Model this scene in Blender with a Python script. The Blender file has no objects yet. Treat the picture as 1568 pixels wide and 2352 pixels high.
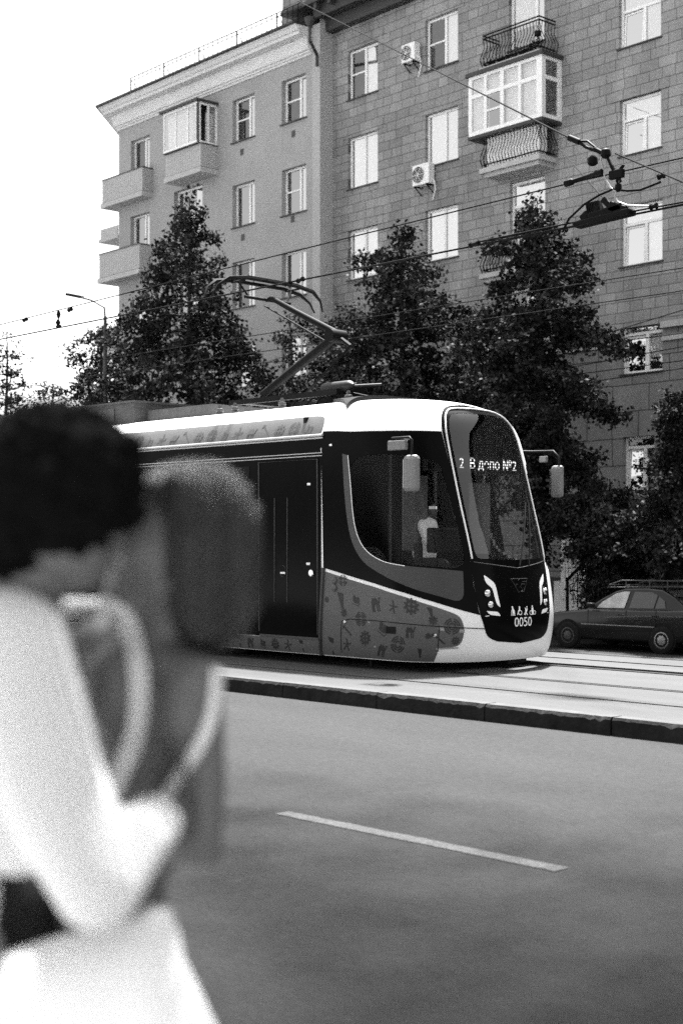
import bpy, bmesh, math, random
import numpy as np
from mathutils import Vector, Matrix
from mathutils.geometry import delaunay_2d_cdt, tessellate_polygon
from mathutils.bvhtree import BVHTree
R = math.radians
SC = bpy.context.scene
COL = SC.collection
random.seed(7); rng = np.random.default_rng(7)

# ------------------------------------------------------------------ camera, sky, sun, exposure
TH = R(44.4); CAMZ = 1.65                       # angle between the view axis and the street, eye height
FW = np.array([-math.cos(TH), math.sin(TH)]); RT = np.array([math.sin(TH), math.cos(TH)])
cam = bpy.data.cameras.new('camera'); cam.sensor_fit = 'VERTICAL'; cam.sensor_height = 36; cam.lens = 50
cam.shift_y = 69/2352; cam.clip_start = .05; cam.clip_end = 2000
cam.dof.use_dof = True; cam.dof.focus_distance = 16.8; cam.dof.aperture_fstop = 2.2
camo = bpy.data.objects.new('camera', cam); COL.objects.link(camo)
camo.location = (0, 0, CAMZ); camo.rotation_euler = (R(90), 0, math.atan2(FW[1], FW[0])-R(90))
SC.camera = camo
SUN_DIR = Vector((-.20, .36, 1)).normalized()   # towards the sun: behind the houses, high
w = bpy.data.worlds.new('World'); SC.world = w; w.use_nodes = True
nt = w.node_tree; bg = nt.nodes['Background']
sky = nt.nodes.new('ShaderNodeTexSky'); sky.sky_type = 'NISHITA'; sky.sun_disc = False
sky.sun_elevation = math.asin(SUN_DIR.z); sky.sun_rotation = math.atan2(SUN_DIR.x, SUN_DIR.y)
sky.air_density = 1.0; sky.dust_density = 4.0
bw = nt.nodes.new('ShaderNodeRGBToBW')          # black-and-white photograph
nt.links.new(sky.outputs[0], bw.inputs[0]); nt.links.new(bw.outputs[0], bg.inputs[0]); bg.inputs[1].default_value = .085
sl = bpy.data.lights.new('sun', 'SUN'); sl.energy = 4.0; sl.angle = R(3.0); sl.color = (1, 1, 1)
so = bpy.data.objects.new('sun', sl); COL.objects.link(so); so.rotation_euler = (-SUN_DIR).to_track_quat('-Z', 'Y').to_euler()
SC.view_settings.view_transform = 'Standard'; SC.view_settings.look = 'None'
SC.view_settings.exposure = 2.7; SC.view_settings.gamma = 1
SC.cycles.max_bounces = 8; SC.cycles.diffuse_bounces = 3; SC.cycles.sample_clamp_indirect = 2.5; SC.cycles.use_denoising = False; SC.cycles.transparent_max_bounces = 12

# ------------------------------------------------------------------ measuring helpers (photograph pixels -> points on real planes)
CX, HZ, F = 784., 1245., 3267.
def ray(px, py):
    d = FW+RT*((px-CX)/F); return Vector((d[0], d[1], (HZ-py)/F))
def at_y(px, py, Y): r = ray(px, py); return Vector((0, 0, CAMZ))+r*(Y/r.y)
def at_z(px, py, Z): r = ray(px, py); return Vector((0, 0, CAMZ))+r*((Z-CAMZ)/r.z)
def at_d(px, py, d): return Vector((0, 0, CAMZ))+ray(px, py)*d
def at_loc(px, py, Y, M):                       # on the plane y = Y of a local frame
    Mi = M.inverted(); o = Mi @ Vector((0, 0, CAMZ)); r = Mi.to_3x3() @ ray(px, py); return o+r*((Y-o.y)/r.y)
def proj(P):
    P = np.asarray(P, float); d = P[..., 0]*FW[0]+P[..., 1]*FW[1]; l = P[..., 0]*RT[0]+P[..., 1]*RT[1]
    return np.stack([CX+F*l/d, HZ-F*(P[..., 2]-CAMZ)/d], -1)

# ------------------------------------------------------------------ materials
MATS = {}
def G(name, v, rough=.6, spec=.3, var=.0, scale=4., bump=0., bscale=60., metal=0., stretch=None, var2=0., scale2=30., coat=0.):
    if name in MATS: return MATS[name]
    m = bpy.data.materials.new(name); m.use_nodes = True; t = m.node_tree; b = t.nodes['Principled BSDF']
    b.inputs['Base Color'].default_value = (v, v, v, 1); b.inputs['Roughness'].default_value = rough
    b.inputs['Specular IOR Level'].default_value = spec; b.inputs['Metallic'].default_value = metal
    b.inputs['Coat Weight'].default_value = coat
    if var or bump or var2:
        tc = t.nodes.new('ShaderNodeTexCoord'); mp = t.nodes.new('ShaderNodeMapping'); t.links.new(tc.outputs['Object'], mp.inputs[0])
        if stretch: mp.inputs['Scale'].default_value = stretch
    last = None
    for a, s in ((var, scale), (var2, scale2)):
        if not a: continue
        n = t.nodes.new('ShaderNodeTexNoise'); n.inputs['Scale'].default_value = s; n.inputs['Detail'].default_value = 6; n.inputs['Roughness'].default_value = .65
        t.links.new(mp.outputs[0], n.inputs[0])
        r = t.nodes.new('ShaderNodeMapRange'); r.inputs['From Min'].default_value = .3; r.inputs['From Max'].default_value = .7
        r.inputs['To Min'].default_value = 1-a; r.inputs['To Max'].default_value = 1+a; t.links.new(n.outputs[0], r.inputs[0])
        x = t.nodes.new('ShaderNodeMath'); x.operation = 'MULTIPLY'; t.links.new(r.outputs[0], x.inputs[0])
        if last is None: x.inputs[1].default_value = v
        else: t.links.new(last, x.inputs[1])
        last = x.outputs[0]
    if last is not None: t.links.new(last, b.inputs['Base Color'])
    if bump:
        n = t.nodes.new('ShaderNodeTexNoise'); n.inputs['Scale'].default_value = bscale; n.inputs['Detail'].default_value = 4
        t.links.new(mp.outputs[0], n.inputs[0]); bp = t.nodes.new('ShaderNodeBump'); bp.inputs['Strength'].default_value = bump
        bp.inputs['Distance'].default_value = .02; t.links.new(n.outputs[0], bp.inputs['Height']); t.links.new(bp.outputs[0], b.inputs['Normal'])
    MATS[name] = m; return m
def glass(name, tint, refl, rough=.0, const=None):
    if name in MATS: return MATS[name]
    m = bpy.data.materials.new(name); m.use_nodes = True; t = m.node_tree; t.nodes.remove(t.nodes['Principled BSDF'])
    o = t.nodes['Material Output']; tr = t.nodes.new('ShaderNodeBsdfTransparent'); tr.inputs[0].default_value = (tint, tint, tint, 1)
    gl = t.nodes.new('ShaderNodeBsdfGlossy'); gl.inputs['Roughness'].default_value = rough
    lw = t.nodes.new('ShaderNodeLayerWeight'); lw.inputs[0].default_value = .12   # Fresnel-like, the same from both sides
    k = t.nodes.new('ShaderNodeMath'); k.operation = 'MULTIPLY'; k.inputs[1].default_value = refl; k.use_clamp = True; t.links.new(lw.outputs['Facing' if const is None else 'Fresnel'], k.inputs[0])
    if const is not None: t.links.remove(k.inputs[0].links[0]); k.inputs[0].default_value = const; k.inputs[1].default_value = 1
    mx = t.nodes.new('ShaderNodeMixShader'); t.links.new(k.outputs[0], mx.inputs[0]); t.links.new(tr.outputs[0], mx.inputs[1]); t.links.new(gl.outputs[0], mx.inputs[2])
    t.links.new(mx.outputs[0], o.inputs[0]); MATS[name] = m; return m
def emit(name, s):
    m = bpy.data.materials.new(name); m.use_nodes = True; b = m.node_tree.nodes['Principled BSDF']
    b.inputs['Base Color'].default_value = (.02, .02, .02, 1); b.inputs['Emission Color'].default_value = (1, 1, 1, 1); b.inputs['Emission Strength'].default_value = s
    MATS[name] = m; return m
def blocks(name, v, bw_, rh, mortar, mdark, var, stain):
    m = bpy.data.materials.new(name); m.use_nodes = True; t = m.node_tree; b = t.nodes['Principled BSDF']; b.inputs['Roughness'].default_value = .85
    b.inputs['Specular IOR Level'].default_value = .15
    tc = t.nodes.new('ShaderNodeTexCoord'); sp = t.nodes.new('ShaderNodeSeparateXYZ'); cb = t.nodes.new('ShaderNodeCombineXYZ')
    t.links.new(tc.outputs['Object'], sp.inputs[0]); t.links.new(sp.outputs['X'], cb.inputs['X']); t.links.new(sp.outputs['Z'], cb.inputs['Y'])
    dn = t.nodes.new('ShaderNodeTexNoise'); dn.inputs['Scale'].default_value = 1.1; t.links.new(tc.outputs['Object'], dn.inputs[0])
    av = t.nodes.new('ShaderNodeVectorMath'); av.operation = 'MULTIPLY_ADD'; av.inputs[1].default_value = (.09, .05, 0); t.links.new(dn.outputs['Color'], av.inputs[0]); t.links.new(cb.outputs[0], av.inputs[2])
    br = t.nodes.new('ShaderNodeTexBrick'); t.links.new(av.outputs[0], br.inputs[0]); br.inputs['Scale'].default_value = 1
    br.inputs['Brick Width'].default_value = bw_; br.inputs['Row Height'].default_value = rh; br.inputs['Mortar Size'].default_value = mortar
    br.inputs['Mortar Smooth'].default_value = .3; br.squash = .72; br.squash_frequency = 3; br.offset = .46
    br.inputs['Color1'].default_value = (v*(1-var),)*3+(1,); br.inputs['Color2'].default_value = (v*(1+var),)*3+(1,); br.inputs['Mortar'].default_value = (v*mdark,)*3+(1,)
    mp = t.nodes.new('ShaderNodeMapping'); mp.inputs['Scale'].default_value = (.5, .5, .16); t.links.new(tc.outputs['Object'], mp.inputs[0])
    n = t.nodes.new('ShaderNodeTexNoise'); n.inputs['Scale'].default_value = 1.3; n.inputs['Detail'].default_value = 8; t.links.new(mp.outputs[0], n.inputs[0])
    r = t.nodes.new('ShaderNodeMapRange'); r.inputs['From Min'].default_value = .3; r.inputs['From Max'].default_value = .65; r.inputs['To Min'].default_value = 1-stain; r.inputs['To Max'].default_value = 1+stain*.5
    t.links.new(n.outputs[0], r.inputs[0])
    n2 = t.nodes.new('ShaderNodeTexNoise'); n2.inputs['Scale'].default_value = 14; n2.inputs['Detail'].default_value = 5; t.links.new(tc.outputs['Object'], n2.inputs[0])
    r2 = t.nodes.new('ShaderNodeMapRange'); r2.inputs['From Min'].default_value = .3; r2.inputs['From Max'].default_value = .7; r2.inputs['To Min'].default_value = .86; r2.inputs['To Max'].default_value = 1.12; t.links.new(n2.outputs[0], r2.inputs[0])
    mm = t.nodes.new('ShaderNodeMath'); mm.operation = 'MULTIPLY'; t.links.new(r.outputs[0], mm.inputs[0]); t.links.new(r2.outputs[0], mm.inputs[1])
    vm = t.nodes.new('ShaderNodeVectorMath'); vm.operation = 'SCALE'; t.links.new(br.outputs['Color'], vm.inputs[0]); t.links.new(mm.outputs[0], vm.inputs['Scale'])
    t.links.new(vm.outputs[0], b.inputs['Base Color'])
    iv = t.nodes.new('ShaderNodeMath'); iv.operation = 'SUBTRACT'; iv.inputs[0].default_value = 1; t.links.new(br.outputs['Fac'], iv.inputs[1])
    bp = t.nodes.new('ShaderNodeBump'); bp.inputs['Distance'].default_value = .03; bp.inputs['Strength'].default_value = .6; t.links.new(iv.outputs[0], bp.inputs['Height']); t.links.new(bp.outputs[0], b.inputs['Normal'])
    MATS[name] = m; return m

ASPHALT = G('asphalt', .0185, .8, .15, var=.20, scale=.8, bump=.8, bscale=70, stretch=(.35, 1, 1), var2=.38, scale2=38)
CONCRETE = G('track_concrete', .050, .85, .2, var=.14, scale=1.5, bump=.25, bscale=40, stretch=(.25, 1.6, 1), var2=.12, scale2=40)
KERB = G('kerb_concrete_shaded', .017, .9, .1, var=.45, scale=5, bump=.6, bscale=25)  # darker than the kerb top: shade of the street face put into the colour
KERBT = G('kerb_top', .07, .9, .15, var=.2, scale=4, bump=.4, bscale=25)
PAVE = G('pavement', .06, .85, .2, var=.15, scale=2, bump=.2)
EARTH = G('earth', .10, .95, .1, var=.3, scale=3)
FARROAD = G('far_asphalt', .014, .8, .15, var=.15, scale=.6, bump=.3, bscale=50)
def road_shade_tone():  # fall-off of light painted into the asphalt, darker towards the camera; faint tyre bands
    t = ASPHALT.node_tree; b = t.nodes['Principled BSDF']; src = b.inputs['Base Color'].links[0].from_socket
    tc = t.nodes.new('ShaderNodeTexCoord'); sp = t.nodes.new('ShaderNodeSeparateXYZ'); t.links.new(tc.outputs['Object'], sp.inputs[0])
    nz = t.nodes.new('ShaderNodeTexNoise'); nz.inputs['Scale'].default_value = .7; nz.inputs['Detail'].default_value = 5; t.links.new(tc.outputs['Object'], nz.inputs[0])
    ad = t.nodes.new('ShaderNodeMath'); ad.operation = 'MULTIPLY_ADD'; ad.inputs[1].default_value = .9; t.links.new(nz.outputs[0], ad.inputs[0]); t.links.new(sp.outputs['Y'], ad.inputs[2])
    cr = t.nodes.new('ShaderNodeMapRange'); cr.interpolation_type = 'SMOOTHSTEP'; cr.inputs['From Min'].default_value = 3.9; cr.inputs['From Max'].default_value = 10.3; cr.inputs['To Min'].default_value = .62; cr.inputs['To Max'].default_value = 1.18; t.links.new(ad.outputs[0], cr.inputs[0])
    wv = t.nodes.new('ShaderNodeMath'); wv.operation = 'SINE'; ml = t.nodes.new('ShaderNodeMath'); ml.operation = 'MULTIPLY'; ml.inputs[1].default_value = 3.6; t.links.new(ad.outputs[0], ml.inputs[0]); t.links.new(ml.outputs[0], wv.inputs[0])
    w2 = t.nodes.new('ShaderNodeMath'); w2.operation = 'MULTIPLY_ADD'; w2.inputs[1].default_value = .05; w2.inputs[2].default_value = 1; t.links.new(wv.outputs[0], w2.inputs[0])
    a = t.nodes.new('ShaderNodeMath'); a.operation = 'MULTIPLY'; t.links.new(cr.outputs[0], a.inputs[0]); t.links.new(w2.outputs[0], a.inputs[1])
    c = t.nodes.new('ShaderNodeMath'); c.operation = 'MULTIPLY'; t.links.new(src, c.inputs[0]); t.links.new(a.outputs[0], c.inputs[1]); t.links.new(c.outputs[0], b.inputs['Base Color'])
road_shade_tone()
ROADPAINT = G('road_paint', .055, .8, .2, var=.22, scale=7, var2=.5, scale2=45)
STEEL = G('rail_steel', .012, .5, .2)
DARKGAP = G('dark_gap', .02, .9, .1)
WHITE = G('tram_white', .82, .32, .45, var=.02, scale=1.5, coat=.2)
GREYM = G('moulding_grey', .26, .4, .3)
BLACK = G('tram_black', .003, .15, .035, var=.2, scale=3)
DARK = G('dark_plastic', .008, .5, .1)
GREYP = G('tram_grey_panel', .09, .4, .3, var=.06, scale=3)
GREYO = G('tram_ornament', .022, .4, .3)
COVEP = G('roof_panel_grey', .10, .4, .3, var=.05, scale=3)
COVEO = G('roof_ornament', .066, .4, .3)
FRAMEG = G('frame_grey', .024, .35, .4)
SILVER = G('silver_trim', .75, .3, .5, metal=.3)
LAMPW = G('lamp_white', .85, .3, .5)
CHROME = G('chrome', .7, .12, .5, metal=1)
MIRG = G('mirror_grey', .15, .45, .35, var=.12, scale=12)
IRON = G('iron', .0045, .6, .06)
WIRE = G('wire', .006, .8, .05)
WCABLE = G('pale_cable', .28, .5, .3)
EQUIP = G('roof_equipment', .05, .55, .35, var=.25, scale=6)
DARKEQ = G('dark_equipment', .010, .55, .3, var=.3, scale=6)
PVC = G('window_frame', .80, .4, .35)
CURT = G('curtain', .80, .9, .1, var=.05, scale=3, stretch=(6, 6, .3))
ROOMD = G('dark_room', .03, .9, .1, var=.5, scale=2)
PANE = glass('pane', .92, 1, const=.16); PANEB = glass('pane_bright', .92, 1, const=.62); PANEM = glass('pane_medium', .92, 1, const=.36); PANET = glass('pane_tilted', .92, 1, const=.72)
TGLASS = glass('tram_glass', .80, 1, const=.011)
WGLASS = glass('windscreen_glass', .86, 1, const=.075)
STUCCO = G('stucco', .32, .9, .12, var=.09, scale=.6, bump=.12, bscale=60, var2=.05, scale2=25)
STUCCOL = G('stucco_light', .38, .9, .12, var=.07, scale=.8, stretch=(1, 1, .2))
CORN = G('cornice_plaster', .62, .85, .15, var=.07, scale=1.2)
SLAB = G('balcony_slab', .42, .85, .15, var=.1, scale=2)
SHEET = G('balcony_sheet', .40, .6, .25, var=.05, scale=2)
TIN = G('roof_tin', .04, .5, .3)
STONE = blocks('facade_blocks', .265, .62, .31, .012, .42, .14, .30)
STONED = blocks('ground_floor_blocks', .20, 1.3, .78, .018, .3, .05, .25)
PLINTH = G('plinth', .05, .9, .1, var=.3, scale=3)
LEAF = [G('leaf_a', .020, .75, .06), G('leaf_b', .058, .7, .10), G('leaf_c', .009, .8, .04)]
BARK = G('bark', .035, .95, .1, var=.4, scale=6, bump=.6, bscale=20, stretch=(3, 3, .6))
SKIN = G('skin', .075, .5, .35, var=.05, scale=6)
SKINM = G('skin_man', .07, .5, .35, var=.05, scale=6)
KNIT = G('white_knit', .80, .95, .1)
STRAP = G('dress_cloth', .50, .9, .1)
SKIRT = G('skirt_cloth', .72, .9, .1, var=.03, scale=2)
HAIRB = G('black_hair', .003, .9, .02)
HAIRW = G('dark_hair', .015, .40, .26, var=.95, scale=2.6, bump=.5, bscale=40, stretch=(9, 9, .5))
TROUS = G('dark_trousers', .03, .9, .1)
CARP = G('car_paint', .010, .25, .25, coat=.15)
TYRE = G('tyre', .012, .9, .1)
RIM = G('rim', .25, .4, .5, metal=.5)
LED = emit('display_led', 3.0)

# ------------------------------------------------------------------ object helpers
def tag(o, label=None, cat=None, group=None, kind=None):
    if label: o['label'] = label
    if cat: o['category'] = cat
    if group: o['group'] = group
    if kind: o['kind'] = kind
    return o
def thing(name, label, cat, loc=(0, 0, 0), group=None):
    o = bpy.data.objects.new(name, None); COL.objects.link(o); o.location = loc; o.empty_display_size = .2
    o['_w'] = 0; del o['_w']
    return tag(o, label, cat, group)
def world_of(o):                                # objects are only ever moved by location / a stored matrix
    M = o.matrix_basis.copy()
    if o.parent: M = world_of(o.parent) @ o.matrix_parent_inverse @ M
    return M
def link(name, me, mats, parent=None, M=None, smooth=False):
    o = bpy.data.objects.new(name, me); COL.objects.link(o)
    for m in (mats if isinstance(mats, (list, tuple)) else [mats]): me.materials.append(m)
    if smooth: me.polygons.foreach_set('use_smooth', [True]*len(me.polygons))
    if parent is not None: o.parent = parent; o.matrix_parent_inverse = world_of(parent).inverted()
    if M is not None: o.matrix_basis = M
    return o
class MB:
    def __init__(s): s.v = []; s.f = []; s.m = []; s.cur = 0
    def add(s, vs, fs, mi=None):
        n = len(s.v); s.v += [tuple(x) for x in vs]; s.f += [tuple(n+i for i in f) for f in fs]; s.m += [s.cur if mi is None else mi]*len(fs)
    def box(s, a, b, mi=None):
        x0, y0, z0 = a; x1, y1, z1 = b
        s.add([(x0, y0, z0), (x1, y0, z0), (x1, y1, z0), (x0, y1, z0), (x0, y0, z1), (x1, y0, z1), (x1, y1, z1), (x0, y1, z1)],
              [(3, 2, 1, 0), (4, 5, 6, 7), (0, 1, 5, 4), (1, 2, 6, 5), (2, 3, 7, 6), (3, 0, 4, 7)], mi)
    def quad(s, a, b, c, d, mi=None): s.add([a, b, c, d], [(0, 1, 2, 3)], mi)
    def tube(s, path, r, n=8, mi=None, cap=True):
        P = [Vector(p) for p in path]; rr = r if isinstance(r, (list, tuple)) else [r]*len(P)
        vs = []; fs = []; up = Vector((0, 0, 1)); prev = None
        for i, p in enumerate(P):
            t = (P[min(i+1, len(P)-1)]-P[max(i-1, 0)]).normalized()
            a = (prev if prev is not None else (up if abs(t.z) < .9 else Vector((1, 0, 0))))
            x = (a-t*a.dot(t)).normalized(); y = t.cross(x); prev = x
            for k in range(n):
                q = 2*math.pi*k/n; vs.append(p+x*math.cos(q)*rr[i]+y*math.sin(q)*rr[i])
        for i in range(len(P)-1):
            for k in range(n):
                k2 = (k+1) % n; fs.append((i*n+k, i*n+k2, (i+1)*n+k2, (i+1)*n+k))
        if cap: fs.append(tuple(range(n-1, -1, -1))); fs.append(tuple((len(P)-1)*n+k for k in range(n)))
        s.add(vs, fs, mi)
    def bar(s, a, b, wdt, hgt, mi=None):
        a = Vector(a); b = Vector(b); t = (b-a).normalized(); up = Vector((0, 0, 1)) if abs(t.z) < .9 else Vector((1, 0, 0))
        x = t.cross(up).normalized()*wdt/2; y = x.cross(t).normalized()*hgt/2
        vs = [p+sx*x+sy*y for p in (a, b) for sx, sy in ((-1, -1), (1, -1), (1, 1), (-1, 1))]
        s.add(vs, [(3, 2, 1, 0), (4, 5, 6, 7), (0, 1, 5, 4), (1, 2, 6, 5), (2, 3, 7, 6), (3, 0, 4, 7)], mi)
    def lathe(s, c, prof, n=16, axis=(0, 0, 1), mi=None):
        ax = Vector(axis).normalized(); a = Vector((0, 0, 1)) if abs(ax.z) < .9 else Vector((1, 0, 0)); x = (a-ax*a.dot(ax)).normalized(); y = ax.cross(x); c = Vector(c)
        vs = [c+ax*h+(x*math.cos(2*math.pi*k/n)+y*math.sin(2*math.pi*k/n))*r for r, h in prof for k in range(n)]
        fs = [(i*n+k, i*n+(k+1) % n, (i+1)*n+(k+1) % n, (i+1)*n+k) for i in range(len(prof)-1) for k in range(n)]
        fs += [tuple(range(n-1, -1, -1)), tuple((len(prof)-1)*n+k for k in range(n))]
        s.add(vs, fs, mi)
    def prism(s, poly, fn0, fn1, mi=None):      # polygon mapped by fn0 / fn1 to two end faces
        n = len(poly); vs = [fn0(*p) for p in poly]+[fn1(*p) for p in poly]
        s.add(vs, [tuple(range(n-1, -1, -1)), tuple(range(n, 2*n))]+[(i, (i+1) % n, n+(i+1) % n, n+i) for i in range(n)], mi)
    def build(s, name, mats, parent=None, M=None, smooth=False, bevel=0, fix=True):
        me = bpy.data.meshes.new(name); me.from_pydata(s.v, [], s.f); me.polygons.foreach_set('material_index', s.m)
        if fix:
            bm = bmesh.new(); bm.from_mesh(me); bmesh.ops.recalc_face_normals(bm, faces=bm.faces[:]); bm.to_mesh(me); bm.free()
        o = link(name, me, mats, parent, M, smooth)
        if bevel:
            b = o.modifiers.new('bevel', 'BEVEL'); b.width = bevel; b.segments = 2; b.limit_method = 'ANGLE'; b.angle_limit = R(40)
        if smooth and not bevel:
            try: me.set_sharp_from_angle(angle=R(50))
            except Exception: pass
        return o
def struct(o): o['kind'] = 'structure'; return o
def inside(p, poly):
    x, y = p; c = False; n = len(poly); j = n-1
    for i in range(n):
        xi, yi = poly[i]; xj, yj = poly[j]
        if (yi > y) != (yj > y) and x < (xj-xi)*(y-yi)/(yj-yi)+xi: c = not c
        j = i
    return c
def densify(poly, step, closed=True):
    out = []; n = len(poly)
    for i in range(n if closed else n-1):
        a = poly[i]; b = poly[(i+1) % n]; k = max(1, int(math.hypot(b[0]-a[0], b[1]-a[1])/step))
        for q in range(k): out.append((a[0]+(b[0]-a[0])*q/k, a[1]+(b[1]-a[1])*q/k))
    if not closed: out.append(poly[-1])
    return out
def chaikin(p, it=2, closed=True):
    for _ in range(it):
        q = []; n = len(p)
        if not closed: q.append(p[0])
        for i in range(n if closed else n-1):
            a, b = p[i], p[(i+1) % n]
            q += [(a[0]*.75+b[0]*.25, a[1]*.75+b[1]*.25), (a[0]*.25+b[0]*.75, a[1]*.25+b[1]*.75)]
        if not closed: q.append(p[-1])
        p = q
    return p
def tri(outer, holes=(), step=.06):
    """triangulates a flat outline with interior points; returns 2-D vertices and faces"""
    pts = []; edges = []
    for lp in (outer, *holes):
        d = densify(lp, step); n0 = len(pts); pts += d; edges += [(n0+i, n0+(i+1) % len(d)) for i in range(len(d))]
    xs = [p[0] for p in outer]; ys = [p[1] for p in outer]
    for x in np.arange(min(xs)+step/2, max(xs), step):
        for y in np.arange(min(ys)+step/2, max(ys), step):
            if inside((x, y), outer) and not any(inside((x, y), h) for h in holes): pts.append((x, y))
    r = delaunay_2d_cdt([Vector(p) for p in pts], edges, [], 0, 1e-6)
    vs = [(v.x, v.y) for v in r[0]]; fs = []
    for f in r[2]:
        c = (sum(vs[i][0] for i in f)/len(f), sum(vs[i][1] for i in f)/len(f))
        if inside(c, outer) and not any(inside(c, h) for h in holes): fs.append(tuple(f))
    return vs, fs
def text_mesh(s, size):
    c = bpy.data.curves.new('t', 'FONT'); c.body = s; c.size = size; c.align_x = 'CENTER'; c.align_y = 'CENTER'
    o = bpy.data.objects.new('t', c); COL.objects.link(o); dg = bpy.context.evaluated_depsgraph_get(); dg.update()
    me = bpy.data.meshes.new_from_object(o.evaluated_get(dg)); vs = [tuple(v.co) for v in me.vertices]; fs = [tuple(p.vertices) for p in me.polygons]
    bpy.data.objects.remove(o); bpy.data.meshes.remove(me); bpy.data.curves.remove(c); return vs, fs

# ------------------------------------------------------------------ setting: ground, roads, track, kerb
def sheet(name, x0, x1, y0, y1, z, mat, th=.3):
    b = MB(); b.box((x0, y0, z-th), (x1, y1, z)); return struct(b.build(name, mat))
KY, BY = 10.12, 15.6                              # kerb face, far edge of the track bed
FARZ, PAVZ, GZ0 = -.73, -.60, .12
struct((lambda b: (b.box((-600, -500, -1.4), (500, 700, -.85)), b)[1])(MB()).build('ground', EARTH))
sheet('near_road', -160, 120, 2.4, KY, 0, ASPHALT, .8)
sheet('near_pavement', -160, 120, -30, 2.25, .12, G('near_paving', .34, .85, .2, var=.15, scale=2, bump=.2), .9)
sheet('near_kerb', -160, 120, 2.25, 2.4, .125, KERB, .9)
sheet('far_road', -160, 120, BY+.02, 27.9, FARZ, FARROAD, .1)
sheet('far_pavement', -160, 120, 28.05, 70, PAVZ, PAVE, .2)
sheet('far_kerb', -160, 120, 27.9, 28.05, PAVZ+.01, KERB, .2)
# track bed: slabs between and beside the grooved rails
b = MB()
Y0 = KY+.17; TC = 13.17; RY = (TC-.795, TC+.795)
edges = [Y0, 11.22, RY[0]-.06, RY[1]-.06, 14.84, BY]
gaps = [0, .07, .20, .34, .11, 0]
for i in range(5):
    ya = edges[i]+gaps[i]; yb = edges[i+1]
    b.box((-160, ya, -.75), (120, yb, .15-(.0 if i != 2 else .004)))
for i in range(1, 5): b.box((-160, edges[i]-.02, -.7), (120, edges[i]+gaps[i]+.02, .125), 1)
struct(b.build('track_bed', [CONCRETE, DARKGAP]))
b = MB()
for y in RY: b.box((-160, y-.03, -.1), (120, y+.035, .152)); b.box((-160, y+.068, -.1), (120, y+.085, .149))
struct(b.build('tram_rails', STEEL))
# kerb stones, 1.27 m long with open joints and crumbled edges
b = MB(); x = -11.22-1.39*80
while x < 60:
    L = 1.39-.014; near = -16 < x < -4
    n = 26 if near else 2; j = rng.normal(0, .004, 2)
    rows = []
    for i in range(n+1):
        e = abs(rng.normal(0, .007)) if near else 0
        if near and rng.random() < .12: e += rng.random()*.03
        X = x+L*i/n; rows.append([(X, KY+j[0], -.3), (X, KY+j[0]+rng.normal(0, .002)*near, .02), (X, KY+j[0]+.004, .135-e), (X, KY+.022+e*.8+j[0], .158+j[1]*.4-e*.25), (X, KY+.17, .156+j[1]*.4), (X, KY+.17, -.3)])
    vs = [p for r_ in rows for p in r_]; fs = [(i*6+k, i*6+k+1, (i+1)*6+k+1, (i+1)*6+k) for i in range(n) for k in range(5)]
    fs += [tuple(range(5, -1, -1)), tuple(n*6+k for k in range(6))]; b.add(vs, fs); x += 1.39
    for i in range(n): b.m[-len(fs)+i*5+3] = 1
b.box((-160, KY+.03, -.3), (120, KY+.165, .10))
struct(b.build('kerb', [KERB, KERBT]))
# dashes of the lane marking
b = MB()
def dash(xa, xb, y, wd=.115):
    n = 40; up = []; lo = []
    for i in range(n+1):
        X = xa+(xb-xa)*i/n; up.append((X, y+wd/2+rng.normal(0, .003), .004)); lo.append((X, y-wd/2+rng.normal(0, .003), .004))
    b.add(lo+up, [(i, i+1, n+2+i, n+1+i) for i in range(n)])
A = at_z(645, 1868, 0); Bq = at_z(1292, 1998, 0)
for k in range(-6, 7):
    dash(A.x+k*5.6, A.x+k*5.6+(Bq.x-A.x), (A.y+Bq.y)/2)
struct(b.build('lane_marking', ROADPAINT))
b = MB(); b.box((-160, 24.95, FARZ+.002), (120, 25.06, FARZ+.006)); struct(b.build('edge_line', ROADPAINT))

# ------------------------------------------------------------------ the two houses
MB_ROT = Matrix.Translation((at_y(1110, HZ, 35.2).x, 35.2, 0)) @ Matrix.Rotation(R(-3.0), 4, 'Z')
YR, YL = 0.0, -.6                                 # facade planes in the houses' own frame (x along the wall, y into it)
def loc(px, py, Y=YR): return at_loc(px, py, Y, MB_ROT)
def reach(pxw, pxf, py, Y):                       # how far something standing at the wall point pxw comes forward to appear at pxf
    p = loc(pxw, py, Y); lo, hi = 0, 3
    for _ in range(40):
        m = (lo+hi)/2; q = proj(np.array(MB_ROT @ Vector((p.x, Y-m, p.z))))[0]
        if q > pxf: lo = m
        else: hi = m
    return m
def wall(bm_, x0, x1, z0, z1, Y, ops, depth, mi=0, mr=1):
    xs = sorted({x0, x1, *[v for o in ops for v in o[:2] if x0 < v < x1]}); zs = sorted({z0, z1, *[v for o in ops for v in o[2:4] if z0 < v < z1]})
    for i in range(len(xs)-1):
        for j in range(len(zs)-1):
            cx = (xs[i]+xs[i+1])/2; cz = (zs[j]+zs[j+1])/2
            if any(o[0] < cx < o[1] and o[2] < cz < o[3] for o in ops): continue
            bm_.quad((xs[i], Y, zs[j]), (xs[i+1], Y, zs[j]), (xs[i+1], Y, zs[j+1]), (xs[i], Y, zs[j+1]), mi)
    for a, b_, c, d in [o[:4] for o in ops]:
        e = Y+depth
        bm_.quad((a, Y, c), (a, e, c), (a, e, d), (a, Y, d), mr); bm_.quad((b_, Y, c), (b_, Y, d), (b_, e, d), (b_, e, c), mr)
        bm_.quad((a, Y, d), (a, e, d), (b_, e, d), (b_, Y, d), mr); bm_.quad((a, Y, c), (b_, Y, c), (b_, e, c), (a, e, c), mr)
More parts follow.
